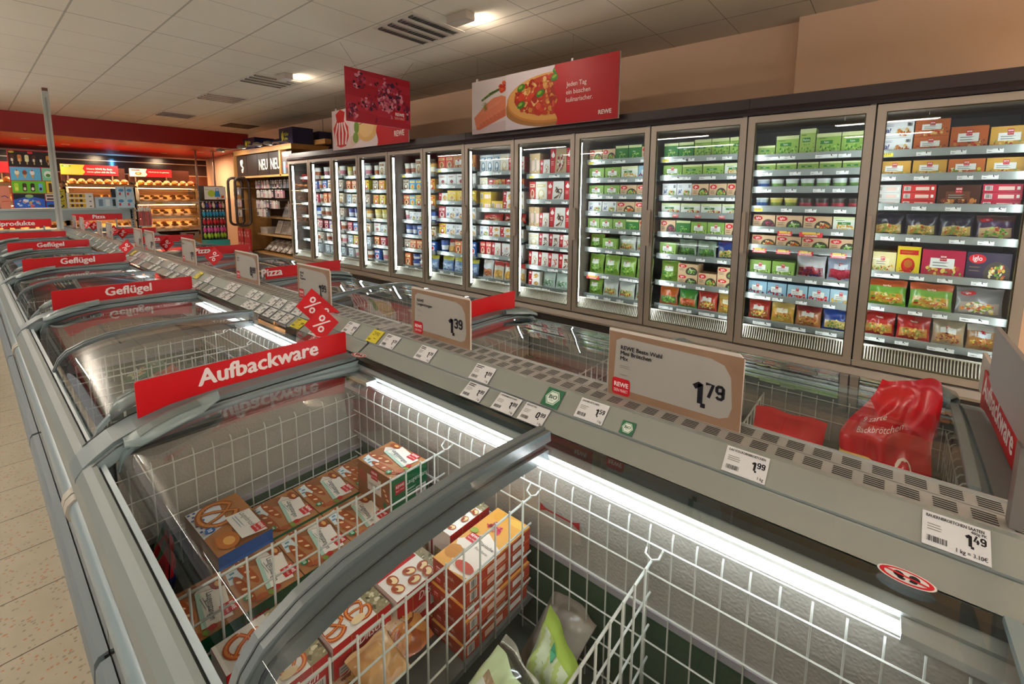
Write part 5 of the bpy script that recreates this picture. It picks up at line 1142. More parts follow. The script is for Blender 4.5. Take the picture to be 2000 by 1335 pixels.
B('b_ice', .2, .19, zb('#5f7fae', '#9fb3cf', '#c9c24a'), bagart(.2, .19, ['#c9d5e6', '#8fa9cf', '#4f6fa8', '#dfe6ef'], 69), 'blue and yellow bag', 69); B('b_fries', .18, .2, zb('#c9bfb0', '#cf9a3f', '#b8382f'), bagart(.18, .2, ['#d9a545', '#c98a2f', '#e3bd6a'], 70), 'white bag of golden sticks', 70); B('b_fish', .18, .2, zb('#c9cdd2', '#b5653a', '#dcd6cf'), bagart(.18, .2, MEAT, 71), 'white and blue fish bag', 71); B('b_white', .18, .2, zb('#c2d2c9', '#a9c2b0'), bagart(.18, .2, ['#7fa97a', '#dfe9e2', '#5f8f5a'], 72), 'white and green herb patterned bag', 72); B('b_redbag', .3, .14, zb('#c2281f', '#cf6a45'), bagart(.3, .14, ['#e6c9a8', '#d98a5a', '#c9392a'], 73), 'wide red transparent bag', 73)

# door -> shelf -> [design, how many in a row, how many high]
F = {1: [[('ja_sticks', 1, 2), ('tray_orange', 1, 2), ('tray_orange', 1, 1), ('tray_yellow', 1, 1)], [('tray_yellow', 2, 1), ('tray_red', 1, 1), ('tray_yellow', 1, 1)], [('flat_white', 1, 3), ('flat_red', 1, 3), ('dark_tray', 1, 1), ('flat_magenta', 1, 3)], [('b_black', 3, 1), ('b_purple', 1, 1)], [('cream', 1, 1), ('tall_yellow', 1, 1), ('magenta', 1, 1), ('iglo_dark', 1, 1)], [('b_pepper', 2, 1), ('b_iglo', 1, 1)], [('b_red', 2, 1), ('b_clear', 1, 1), ('b_gyros', 1, 1)]],
     2: [[('green_small', 1, 1), ('green_box', 1, 1), ('green_tall', 1, 1), ('green_box', 2, 1)], [('green_small', 5, 1)], [('herb1', 1, 1), ('herb0', 6, 1)], [('herb1', 1, 1), ('herb3', 2, 1), ('herb2', 4, 1)], [('iglo_cabbage', 1, 1), ('iglo_veg', 1, 1), ('iglo_mix', 1, 1), ('white_yellow', 1, 1)], [('iglo_mix', 2, 1), ('iglo_veg', 2, 1)], [('green_rewe', 2, 1), ('b_berry', 1, 1), ('b_rasp', 1, 1)], [('berry_blue', 2, 1), ('berry_red', 2, 1), ('mango', 1, 1)], [('b_redmix', 1, 1), ('b_pasta', 1, 1), ('b_pasta2', 1, 1), ('b_blue', 1, 1)]],
     3: [[('green_dark', 2, 1), ('green_box', 3, 1)], [('green_rewe', 1, 1), ('green_box', 2, 1), ('white_yellow', 1, 1)], [('ja_veg', 2, 1), ('iglo_small', 3, 1)], [('white_green', 4, 1)], [('iglo_cabbage', 1, 1), ('green_dark', 1, 1), ('green_rewe', 2, 1), ('iglo_small', 1, 1)], [('green_rewe', 1, 1), ('b_spin', 2, 1), ('b_blue', 1, 1)], [('b_green', 1, 1), ('iglo_veg', 1, 2), ('iglo_small', 1, 1), ('iglo_veg', 1, 2)], [('b_orange', 1, 1), ('b_tomato', 1, 1), ('b_redmix', 1, 1), ('b_pasta', 1, 1)]],
     4: [[('iglo_small', 2, 1), ('green_dark', 2, 1), ('iglo_small', 1, 1)], [('green_rewe', 2, 1), ('white_yellow', 1, 1), ('berry_blue', 1, 1)], [('green_rewe', 2, 1), ('iglo_small', 2, 1)], [('ja_veg', 2, 1), ('iglo_mix', 2, 1)], [('green_rewe', 3, 1), ('green_dark', 1, 1), ('iglo_small', 1, 1)], [('b_green', 1, 1), ('green_rewe', 1, 1), ('b_ja', 2, 1)], [('b_green', 2, 1), ('b_green', 2, 1)], [('b_green', 1, 1), ('b_ja', 3, 1)]],
     5: [[('grissini', 2, 1), ('cake_small', 1, 1), ('cake_berry', 2, 1)], [('red_pack', 1, 1), ('cake_cream', 1, 1), ('cake_choc', 2, 1)], [('grissini', 2, 1), ('cake_small', 1, 1), ('cake_choc', 2, 1)], [('cake_cream', 1, 1), ('cake_dark', 2, 1), ('cake_straw', 2, 1)], [('cake_small', 2, 1), ('cake_straw', 1, 1), ('cake_dark', 2, 1)], [('white_red', 1, 2), ('b_white', 3, 1)]],
     6: [[('ice8', 3, 1), ('cake_cream', 1, 1), ('cake_straw', 2, 1)], [('cake_cream', 1, 1), ('red_flat', 2, 1)], [('yellow_stack', 1, 2), ('yellow_stack', 1, 1), ('white_red', 2, 2)], [('b_redbag', 2, 1)], [('ja_veg', 1, 1), ('white_red', 2, 2), ('white_red', 1, 1)], [('red_pack', 2, 1), ('cake_small', 1, 1), ('purple_top', 2, 1)], [('b_fish', 1, 1), ('b_fries', 3, 1)]],
     7: [[('red_cookie', 2, 1), ('orange_cookie', 2, 1)], [('white_berry', 4, 1)], [('white_red', 1, 1), ('yellow_pie', 3, 1)], [('ice7', 1, 1), ('ja_strudel', 3, 1)], [('ice2', 1, 1), ('ja_strudel', 3, 1)], [('tub2', 1, 1), ('b_fries', 1, 1), ('ice5', 1, 1), ('white_berry', 1, 1), ('ice4', 1, 1)], [('b_ice', 3, 1)]],
     8: [[('tub0', 2, 1), ('ice3', 2, 1), ('tub4', 1, 1)], [('ice6', 1, 1), ('ice0', 2, 1), ('ice1', 2, 1)], [('ice5', 1, 1), ('ice0', 1, 1), ('ice2', 2, 1), ('ice1', 1, 1)], [('tub3', 1, 1), ('ja_veg', 3, 1), ('tub2', 1, 1)], [('tub2', 2, 1), ('ice4', 1, 1), ('ice1', 1, 1), ('ice3', 1, 1)], [('ice6', 1, 1), ('ice5', 2, 1), ('ice4', 2, 1)], [('ice5', 1, 1), ('tub2', 1, 2), ('tub3', 1, 2), ('b_ice', 1, 1)]]}
for n in (9, 10, 11, 12):
    rr = random.Random(n * 5)
    pal = {9: [['tub0', 'ice3', 'tub3', 'ice7'], ['ice6', 'ice1', 'ice2', 'tub4'], ['ice1', 'ice2', 'ice5', 'ice8'], ['tub1', 'tub1', 'ice6', 'ice7'], ['white_berry', 'ja_veg', 'tub3', 'ice3'], ['ice5', 'ice7', 'tub1', 'ice3'], ['ice4', 'tub3', 'ice8', 'tub0']], 10: [['tub1', 'tub0', 'ice8', 'tub3'], ['ice5', 'ice5', 'ice3', 'ice2'], ['ice8', 'ice3', 'tub3', 'ice6'], ['tub2', 'tub2', 'ice3', 'tub4'], ['ice7', 'ice4', 'ice7', 'ice3'], ['ice8', 'ice2', 'ice4', 'ice8'], ['ice8', 'tub3', 'ice6', 'tub0']],
           11: [['tub3', 'tub0', 'tub4', 'tub3'], ['ice4', 'ice3', 'ice5', 'ice6'], ['ice5', 'ice5', 'ice7', 'ice3'], ['tub0', 'tub0', 'ice5', 'ice6'], ['ice7', 'ice9', 'ice7', 'tub0'], ['tub0', 'tub3', 'tub0', 'tub3'], ['ice8', 'ice8', 'ice8', 'ice8']], 12: [['tub0', 'tub0'], ['ice7', 'ice4', 'tub0'], ['tub1', 'ice7', 'tub0'], ['tub2', 'tub2', 'tub0'], ['ice5', 'ice3', 'ice7'], ['ice3', 'tub0', 'ice6'], ['ice8', 'ice8']]}[n]
    F[n] = [[(k, 1, 1) for k in row] for row in pal]
GRP = {'food_carton': 'food cartons behind the glass doors', 'food_pouch': 'food bags behind the glass doors', 'ice_cream_tub': 'ice cream tubs behind the glass doors', 'herb_tub': 'herb tubs behind the glass doors'}
for n in range(1, 13):
    zs = [CAM_H + (z - CAM_H) * 1.015 for z in SHELF_Z[n]]; xl = door_x(n) + .035
    for si, row in enumerate(F[n]):
        z0 = zs[si] - .0055; top = (zs[si - 1] - .03) if si else 1.97; room = top - z0 - .012
        tot = sum(DES[k][1] * c for k, c, s in row); free = .71 - tot; cnt = sum(c for k, c, s in row)
        sc = min(1.16, .70 / tot); gap = max(.002, (.71 - tot * sc) / cnt) if n < 12 else .004
        x = xl if n < 12 else xl + .3; idx = 0; r3 = random.Random(n * 100 + si)
        for k, c, s in row:
            me, w, h, d, word, nm, cat = DES[k]
            if len(word.split()) > (5 if all(q[2] == 1 for q in row if q[0] == k) else 4): word = word.split(' with ')[0].split(' and ')[0]
            for q in range(c):
                x += w * sc / 2; idx += 1; hs = min(1.5 if nm != 'food_pouch' else 1.15, .91 * room / (h * s))
                for lv in range(s):
                    lb = f'{word}, {ordw(idx)} from left, {ordw(si + 1)} shelf, {ordw(n)} door from right' + ('' if s == 1 else f', {"top" if lv == s - 1 else "bottom" if lv == 0 else "middle"} one')
                    item(me, nm, (x, 4.176 + d / 2 + (.012 if nm == 'food_pouch' else .006 * r3.random()), z0 + (.009 if nm == 'food_pouch' else .0005) + lv * (h * hs + .0012)), lb, cat, GRP[nm], r3.uniform(-.02, .02), -.12 if nm == 'food_pouch' else 0, 0, (sc * .97, 1, hs))
                x += w * sc / 2 + gap
# ---------------------------------------------------------------- hanging posters
def wire(o, p, q, parent):
    b = MB(); b.tube([p, q], .0016, M('#5a4c42', .5), 4); b.build('wire', parent)
def poster(x0, x1, y, z0, z1, art, label, wires):
    r = empty('hanging_poster', (x0, y, z0)); w, h = x1 - x0, z1 - z0
    b = MB(); b.box(0, w, 0, .012, 0, h, M('#d9cfc6', .5)); b.build('panel', r)
    b = MB(); art(w, h).emit(b, planar((0, 0, 0), (1, 0, 0), (0, 0, 1), (0, -1, 0)), .0002); b.build('printed_face', r)
    for wx in wires:
        wire(None, (wx, .006, h), (wx, .006, CEIL - z0), r)
        b = MB(); b.box(wx - .01, wx + .01, -.002, .014, h, h + .03, M('#e0d8cf', .4)); b.build('clip', r)
    return tag(r, label, 'poster', 'hanging posters')
def food_pizza(w, h):
    a = Art(); a.rect(0, 0, w, h, '#dccbc6'); u = w * .64
    a.rect(0, 0, u * .44, h, '#d6c9c6'); a.poly([(0, 0), (u * .44, 0), (u * .44, h * .2), (0, h * .1)], '#c9b5b9')
    # salmon fillet
    a.poly([(u * .03, h * .32), (u * .06, h * .08), (u * .1, h * .07), (u * .44, h * .28), (u * .44, h * .62), (u * .38, h * .66), (u * .28, h * .64), (u * .2, h * .56)], '#d97f5e')
    a.poly([(u * .06, h * .09), (u * .1, h * .07), (u * .44, h * .28), (u * .44, h * .42), (u * .12, h * .2)], '#c96a4c')
    for k in range(7): a.stroke([(u * (.1 + .045 * k), h * (.12 + .035 * k)), (u * (.07 + .045 * k), h * (.2 + .035 * k))], .003, '#e6a58a')
    for k in range(8): a.stroke([(u * (.16 + .03 * k), h * (.45 + .02 * k)), (u * (.12 + .03 * k), h * (.36 + .02 * k))], .003, '#e8b49c')
    for k in range(6): a.stroke([(u * (.13 + .02 * k), h * (.62 + .02 * k)), (u * (.28 + .025 * k), h * (.75 + .01 * k))], .022, ['#4f6a2c', '#6a8238', '#3f5a26'][k % 3])
    a.pile(u * .4, h * .82, u * .04, h * .08, ['#c9442c', '#b53322', '#d9603a'], 14, .025, 3, lim=(0, u * .44, 0, h))
    r = random.Random(4)
    for k in range(26):
        t = r.uniform(0, 2 * pi); a.stroke([(u * .17, h * .5), (u * .17 + cos(t) * .055, h * .5 + sin(t) * .05)], .0028, '#8a8f45')
    # pizza on a board, cut by the red field
    def ell(cx, cyy, rx, ry, c, n=40): a.poly([(max(u * .445, min(w * .655, cx + rx * cos(2 * pi * k / n))), cyy + ry * sin(2 * pi * k / n)) for k in range(n)], c)
    a.rect(u * .44, 0, w * .66 - u * .44, h, '#d9ccd2'); ell(u * .93, h * .36, u * .5, h * .36, '#a3703f'); ell(u * .93, h * .48, u * .475, h * .42, '#c4803f'); ell(u * .93, h * .50, u * .46, h * .40, '#d9a05a'); ell(u * .94, h * .53, u * .40, h * .34, '#b5472c')
    lim = (u * .52, w * .64, h * .2, h * .9)
    a.pile(u * .92, h * .53, u * .37, h * .31, ['#c9853f', '#b8402a', '#e0b878', '#a8301f', '#d9a05f', '#9a2a1f'], 220, .028, 6, lim=lim)
    a.pile(u * .9, h * .53, u * .33, h * .28, ['#a82f24', '#b5342a', '#9a2a20'], 14, .06, 7, lim=lim); a.pile(u * .88, h * .55, u * .32, h * .28, ['#c9402c', '#d0553a'], 9, .04, 8, lim=lim)
    for x, y in ((.62, .72), (.62, .42), (.83, .57), (.98, .8), (1.0, .92)): a.circ(u * x, h * y, .055, .035, '#3f7a28', 14, rot=.4); a.circ(u * x - .008, h * y + .006, .03, .016, '#8fae3a', 10, rot=.4)
    wob = [(w * (.635 + .012 * sin(k * .9)), h * k / 20) for k in range(21)]
    a.poly(wob + [(w, h), (w, 0)], '#b81a22')
    for i, t in enumerate(('Jeden Tag', 'ein bisschen', 'kulinarischer.')): a.text(t, w * .70, h * (.60 - .125 * i), h * .075, '#f1ddd8', .88, 'l', .015)
    a.text('REWE', w * .965, h * .09, h * .065, '#f4e4e0', .95, 'r', .1); return a
poster(-3.86, -1.99, 3.9, 2.127, 2.711, food_pizza, 'wide hanging poster with salmon, pizza and a red text field', (.0 + .08, 1.36))
def food_ice(w, h):
    a = Art(); a.rect(0, 0, w, h, '#dfc5c6'); a.rect(w * .27, 0, w * .37, h, '#e3d0d2'); a.poly([(w * .27, 0), (w * .5, h * .3), (w * .27, h * .3)], '#d9bcae')
    a.poly([(w * .02, h * .55), (w * .05, h * .12), (w * .12, h * .05), (w * .2, h * .08), (w * .245, h * .3), (w * .24, h * .55), (w * .17, h * .75), (w * .08, h * .75)], '#c9302e')
    for k in range(4): a.stroke([(w * (.06 + .045 * k), h * .12), (w * (.05 + .055 * k), h * .4), (w * (.09 + .03 * k), h * .68)], w * .022, '#ecd9d6')
    a.poly([(w * .08, h * .7), (w * .18, h * .7), (w * .2, h * .92), (w * .13, h), (w * .06, h * .9)], '#c4282c')
    a.circ(w * .5, h * .42, w * .13, h * .3, '#d9ab70', 24); a.circ(w * .49, h * .46, w * .1, h * .23, '#e2bc84', 20); a.stroke([(w * .4, h * .55), (w * .5, h * .62), (w * .6, h * .5)], .012, '#7d4a35')
    a.circ(w * .36, h * .5, w * .035, h * .16, '#6d8a3c', 14); a.circ(w * .345, h * .25, w * .04, h * .13, '#7a9445', 14); a.circ(w * .55, h * .85, w * .09, h * .12, '#dba6ac', 16)
    a.poly([(w * (.63 + .01 * sin(k)), h * k / 14) for k in range(15)] + [(w, h), (w, 0)], '#bd1c28'); a.text('REWE', w * .95, h * .16, h * .12, '#f4e4e0', .8, 'r', .1); a.text('bisschen', w * .7, h * .46, h * .08, '#f4e4e0', .8); return a
poster(-7.0, -5.05, 3.9, 2.127, 2.735, food_ice, 'wide hanging poster with ice cream cup and scoop, half behind the berry poster', (.12, 1.3))
r = empty('hanging_poster', (-4.48, 2.66, 2.19)); w, h = .83, .552
b = MB(); b.box(-.012, 0, 0, w, 0, h, M('#a8242c', .5)); b.build('panel', r)
a = Art(); a.rect(0, 0, w, h, '#a51f2e'); a.poly([(0, h * .25), (w, h * .1), (w, h * .4), (0, h * .5)], '#b22838'); a.poly([(0, h * .75), (w, h * .7), (w, h * .85), (0, h * .95)], '#b42a3a')
BC = ['#c9485a', '#8a1f38', '#4a2038', '#2a1a2c', '#d98a95', '#6b1a34', '#a83a50']
lim = (.02, w - .02, .02, h - .02)
a.pile(w * .66, h * .58, w * .2, h * .28, BC, 130, .024, 3, lim=lim); a.pile(w * .6, h * .42, w * .12, h * .16, ['#d98a95', '#c96a78', '#b5485c'], 50, .018, 4, lim=lim); a.pile(w * .2, h * .78, w * .1, h * .15, BC, 26, .022, 5, lim=lim); a.pile(w * .32, h * .38, w * .1, h * .12, BC, 24, .02, 6, lim=lim); a.pile(w * .1, h * .2, w * .1, h * .14, BC, 30, .022, 7, lim=lim)
a.pile(w * .5, h * .5, w * .5, h * .48, ['#3a1626', '#7d1a30', '#c9606e'], 34, .018, 8, lim=lim); a.pile(w * .93, h * .35, w * .05, h * .15, BC, 14, .02, 9, lim=lim)
a.rrect(w * .7, h * .12, w * .22, h * .22, .02, '#b5161f'); a.text('REWE', w * .81, h * .24, h * .062, '#f2e0dc', .95, 'c', .1); a.text('DEIN MARKT', w * .81, h * .165, h * .05, '#e6b5b0', .6, 'c', maxw=w * .17)
b = MB(); a.emit(b, planar((0, 0, 0), (0, 1, 0), (0, 0, 1), (1, 0, 0)), .0002); b.build('printed_face', r)
for y0, y1 in ((.15, -.04), (.71, .89)):
    wire(None, (-.006, y0, h), (-.006, y1, CEIL - 2.19), r)
tag(r, 'hanging poster of frozen berries on red, crosswise to the aisle', 'poster', 'hanging posters')

# ---------------------------------------------------------------- pole and grey shelf with ice cream advert
r = empty('support_pole', (-9.83, .935, .93)); b = MB(); b.box(-.03, .03, -.036, .036, -.06, 1.99, M('#aaa89f', .4)); b.box(.03, .031, -.012, .012, -.06, 1.9, M('#8c8b84', .5)); b.build('post', r)
b = MB(); b.box(-.028, .032, -.03, .03, 1.99, 2.034, M('#6b4030', .5)); b.build('top_bracket', r); tag(r, 'pale grey metal pole rising from the far end of the price rail', 'pole')
r = empty('gondola_shelf', (-11.5, 0, 0)); gm = M('#8d9a9b', .4)
for z0, z1, nm in ((.93, 1.15, 'header_shelf'), (.62, .78, 'shelf')):
    b = MB(); b.box(-.45, 0, -1.2, 2.12, z1 - .03, z1, gm); b.box(-.02, 0, -1.2, 2.12, z0, z1 - .03, gm); b.box(0, .012, -1.2, 2.12, z1 - .035, z1, M('#a9b3b2', .35)); b.build(nm, r)
b = MB(); b.box(-.47, -.45, -1.2, 2.12, 0, .62, M('#5d6667', .5)); b.box(-.45, 0, -1.2, 2.12, 0, .15, gm); b.build('base', r)
b = MB(); b.box(-.05, .0, 2.10, 2.15, 0, 1.2, gm)
for k in range(22): b.box(-.035, .002, 2.149, 2.152, .1 + k * .05, .125 + k * .05, BLACK); b.box(0, .002, 2.118, 2.132, .1 + k * .05, .125 + k * .05, BLACK)
b.build('upright', r); b = MB(); b.box(-.05, .0, -1.2, -1.15, 0, 1.2, gm); b.build('upright', r)
tag(r, 'grey metal shelf unit standing across the far end of the freezer rows', 'shelf')
b = MB(); a = Art(); b.box(-.01, 0, 0, .55, 0, .98, M('#b81a22', .45)); w, h = .55, .98
a.rect(.012, .70, w - .024, .265, '#231714')
for k, (c1, c2) in enumerate((('#4a2418', '#e8e0d2'), ('#b8703a', '#d9a56a'), ('#d9d4a0', '#e9e4ba'), ('#4a2a1f', '#d9c9b5'), ('#2a1a18', '#f0ece6'), ('#b5803a', '#6b3a20'))):
    x = .055 + k * .085; a.rrect(x - .024, .78, .048, .12, .022, c1); a.rrect(x - .016, .785, .026, .05, .012, c2); a.rect(x - .006, .74, .012, .04, '#d9b98a')
a.circ(.05, .94, .035, .018, '#b5a53a', 14); a.rrect(.24, .92, .06, .035, .01, '#c92a35')
a.rect(.012, .47, .36, .22, '#5fa9d6'); a.rect(.385, .47, .153, .22, '#7fc3a0')
for k in range(3): a.poly([(.09 + .09 * k, .49), (.065 + .09 * k, .58), (.115 + .09 * k, .58)], '#d9a05a'); a.circ(.09 + .09 * k, .60, .028, .04, ['#f0e6c9', '#6b3a22', '#f0ebe6'][k], 12); a.circ(.09 + .09 * k, .635, .012, .012, ['#8a3a2a', '#c9302a', '#c9302a'][k], 8)
a.circ(.46, .58, .05, .06, '#f0efe9', 14); a.circ(.46, .56, .03, .03, '#4f8a3a', 12)
a.rect(.012, .25, .40, .21, '#5fa82a'); a.rect(.42, .25, .118, .21, '#d9b82a')
for k in range(4): a.rrect(.04 + .095 * k, .28, .05, .14, .018, ['#a9c93a', '#3a2218', '#2a1a18', '#6fb5e0'][k]); a.rrect(.05 + .095 * k, .30, .03, .05, .012, ['#d9e06a', '#d9c9a8', '#f0e6d5', '#3a1f18'][k])
a.rrect(.45, .27, .04, .16, .015, '#4a2a1f'); a.rect(.012, .0, .37, .24, '#2a58b8'); a.poly([(.012, .14), (.2, .2), (.382, .15), (.382, .24), (.012, .24)], '#171a24'); a.circ(.2, .2, .05, .03, '#8fae6a', 12)
a.pile(.19, .08, .16, .06, ['#7fb5e6', '#e0a24a', '#d9555a', '#e6e9ef', '#4f8ad9'], 26, .022, 5); a.rect(.395, .0, .143, .11, '#1f4fae'); a.circ(.46, .035, .045, .025, '#1a1a22', 14); a.rect(.395, .12, .143, .12, '#cfc4b8'); a.rrect(.41, .19, .11, .03, .01, '#5a2f22'); a.rrect(.41, .135, .11, .03, .01, '#3a2430')
a.emit(b, planar((0, 0, 0), (0, 1, 0), (0, 0, 1), (1, 0, 0)), .0003)
o = b.build('advert_board', None, (-11.46, .55, 1.165)); tag(o, 'colourful ice cream advert board standing on the grey shelf beside the pole', 'advert board')
b = MB(); a = Art(); b.box(-.3, 0, 0, .12, 0, .38, M('#c97a62', .5)); a.stroke([(.02, .2), (.06, .22), (.1, .18)], .012, '#24356f'); a.stroke([(.02, .12), (.1, .13)], .01, '#b5342a'); a.emit(b, planar((0, 0, 0), (0, 1, 0), (0, 0, 1), (1, 0, 0))); o = b.build('display_box', None, (-11.5, .41, 1.151)); tag(o, 'salmon pink display box on the grey shelf at the left edge', 'box')
b = MB(); b.box(-.2, 0, 0, .34, 0, .44, M('#6fa0c4', .45)); o = b.build('display_box', None, (-11.55, .0, 1.151)); tag(o, 'pale blue display box on the grey shelf, left of the advert board', 'box')
a = Art(); a.rect(0, 0, .36, .09, '#ded9d2'); a.rect(.03, .012, .22, .066, '#d0a52c'); [a.circ(.07 + .06 * k, .045, .022, .026, ['#4a2a1a', '#8a4a22', '#2f1a14'][k], 12) for k in range(3)]; a.rect(.3, .02, .03, .02, '#5a5a60')
me = carton('biscuit_carton', .2, .36, .09, '#d5cfc6', right=a)
for k in range(3): item(me, 'biscuit_carton', (-11.62, 1.40, 1.151 + k * .0905), f'white and yellow biscuit carton on the grey shelf beside the pole, {("bottom", "middle", "top")[k]} of three', 'carton', 'biscuit cartons on the grey shelf')
a = Art(); a.rect(0, 0, .11, .17, '#b5a524'); a.pile(.055, .085, .045, .07, ['#2a2a22', '#4a4520', '#d9c93a'], 12, .02, 3); me = carton('yellow_carton', .15, .11, .17, '#8f8420', right=a)
for k in range(2): item(me, 'yellow_carton', (-11.6, 1.15, 1.151 + k * .1705), f'yellow and black carton beside the pole, {("lower", "upper")[k]} one', 'carton', 'yellow cartons on the grey shelf')
b = MB(); a = Art(); b.box(-.2, 0, 0, .36, 0, .2, M('#9fb5c4', .35)); a.rect(0, 0, .36, .2, '#b5c9d5'); [a.rect(.05 + .1 * k, .03, .06, .13, ['#6f8596', '#dfe6ea', '#3a4450'][k]) for k in range(3)]; a.emit(b, planar((0, 0, 0), (0, 1, 0), (0, 0, 1), (1, 0, 0))); o = b.build('glassware_box', None, (-11.52, 1.60, 1.151)); tag(o, 'pale blue glassware box on the grey shelf', 'box')
b = MB(); b.lathe([(.04, 0), (.05, .16), (.052, .165)], M('#1f2230', .3), 14); o = b.build('dark_cup', None, (-11.5, 1.90 - .02, 1.351)); tag(o, 'dark cup standing on the glassware box', 'cup')
a = Art(); a.rect(0, 0, .13, .2, '#b9d0dc'); a.circ(.065, .13, .04, .03, '#4a86b5', 12); a.rect(.03, .04, .03, .05, '#c9404a'); me = carton('blue_carton', .12, .13, .2, '#a9c4d2', right=a)
for k, (y, z) in enumerate(((1.83 + .14, 0), (1.83 + .27, 0), (1.9 + .08, .2005), (1.83 + .27, .2005))): item(me, 'blue_carton', (-11.4, y - .02, 1.151 + z), f'light blue and white carton at the right end of the grey shelf, {ORD[k]} of four', 'carton', 'light blue cartons on the grey shelf')
r = empty('bag_bundle', (-11.3, 2.27, .78)); rr = random.Random(2)
b = MB(); b.box(-.02, .02, -.1, .1, .0, .02, M('#8d9a9b', .4)); b.box(-.21, .02, -.119, -.1, .30, .33, M('#8d9a9b', .4)); b.box(-.01, .01, -.115, .12, .30, .31, M('#8d9a9b', .4)); b.build('holder', r)
for k in range(7):
    b = MB(); y = -.09 + k * .03; b.prism([(-.02, .02), (.02, .02), (.016, .30), (-.016, .30)], lambda t, p, z: (p + .02 * sin(k * 2), t, z), y, y + .022, M(['#a3181f', '#b3202a', '#8a141a'][k % 3], .35)); b.prism([(-.018, .30), (.018, .30), (.012, .36 + .02 * (k % 3)), (-.012, .35)], lambda t, p, z: (p + .02 * sin(k * 2), t, z), y, y + .022, M('#d9cdc6', .4)); b.build('folded_bag', r)
tag(r, 'bundle of red folded bags with white tops hanging beside the grey shelf', 'bag bundle')

# ---------------------------------------------------------------- bakery racks with bread
BRM = [M(c, .55) for c in ('#c98a3f', '#d9a258', '#b87636', '#e0b570')]
def loaf_mesh(lx, ly, lz, m, n=10, cuts=True):
    b = MB(); vs = []; fs = []
    for i in range(n + 1):
        t = i / n; s = sin(pi * min(.97, max(.03, t))) ** .5
        for k in range(8):
            q = 2 * pi * k / 8; vs.append(((t - .5) * lx, ly / 2 * s * cos(q), lz / 2 * s * max(-.7, sin(q)) + lz * .35))
    for i in range(n):
        for k in range(8): fs.append((i * 8 + k, i * 8 + (k + 1) % 8, (i + 1) * 8 + (k + 1) % 8, (i + 1) * 8 + k))
    b.add(vs, fs, m, True); b.add(vs[:8], [tuple(range(7, -1, -1))], m); b.add(vs[-8:], [tuple(range(8))], m)
    if cuts:
        for k in (-.25, 0, .25): b.add([(k * lx - .01, -ly * .25, lz * .80), (k * lx + .012, -ly * .2, lz * .84), (k * lx + .03, ly * .25, lz * .82), (k * lx + .008, ly * .2, lz * .82)], [(0, 1, 2, 3)], M('#dcb57a', .6))
    return b.mesh('bread_roll')
ROLL = [loaf_mesh(.16, .1, .09, m) for m in BRM]; LOAF = [loaf_mesh(.34, .135, .14, m, 12) for m in BRM]
BAGUETTE = loaf_mesh(.42, .08, .08, BRM[1], 12)
WOODL = wood_mat('bakery_wood', '#b98a55', '#cfa56f', (2, 8, 8)); CREAM = M('#d9cbb2', .45)
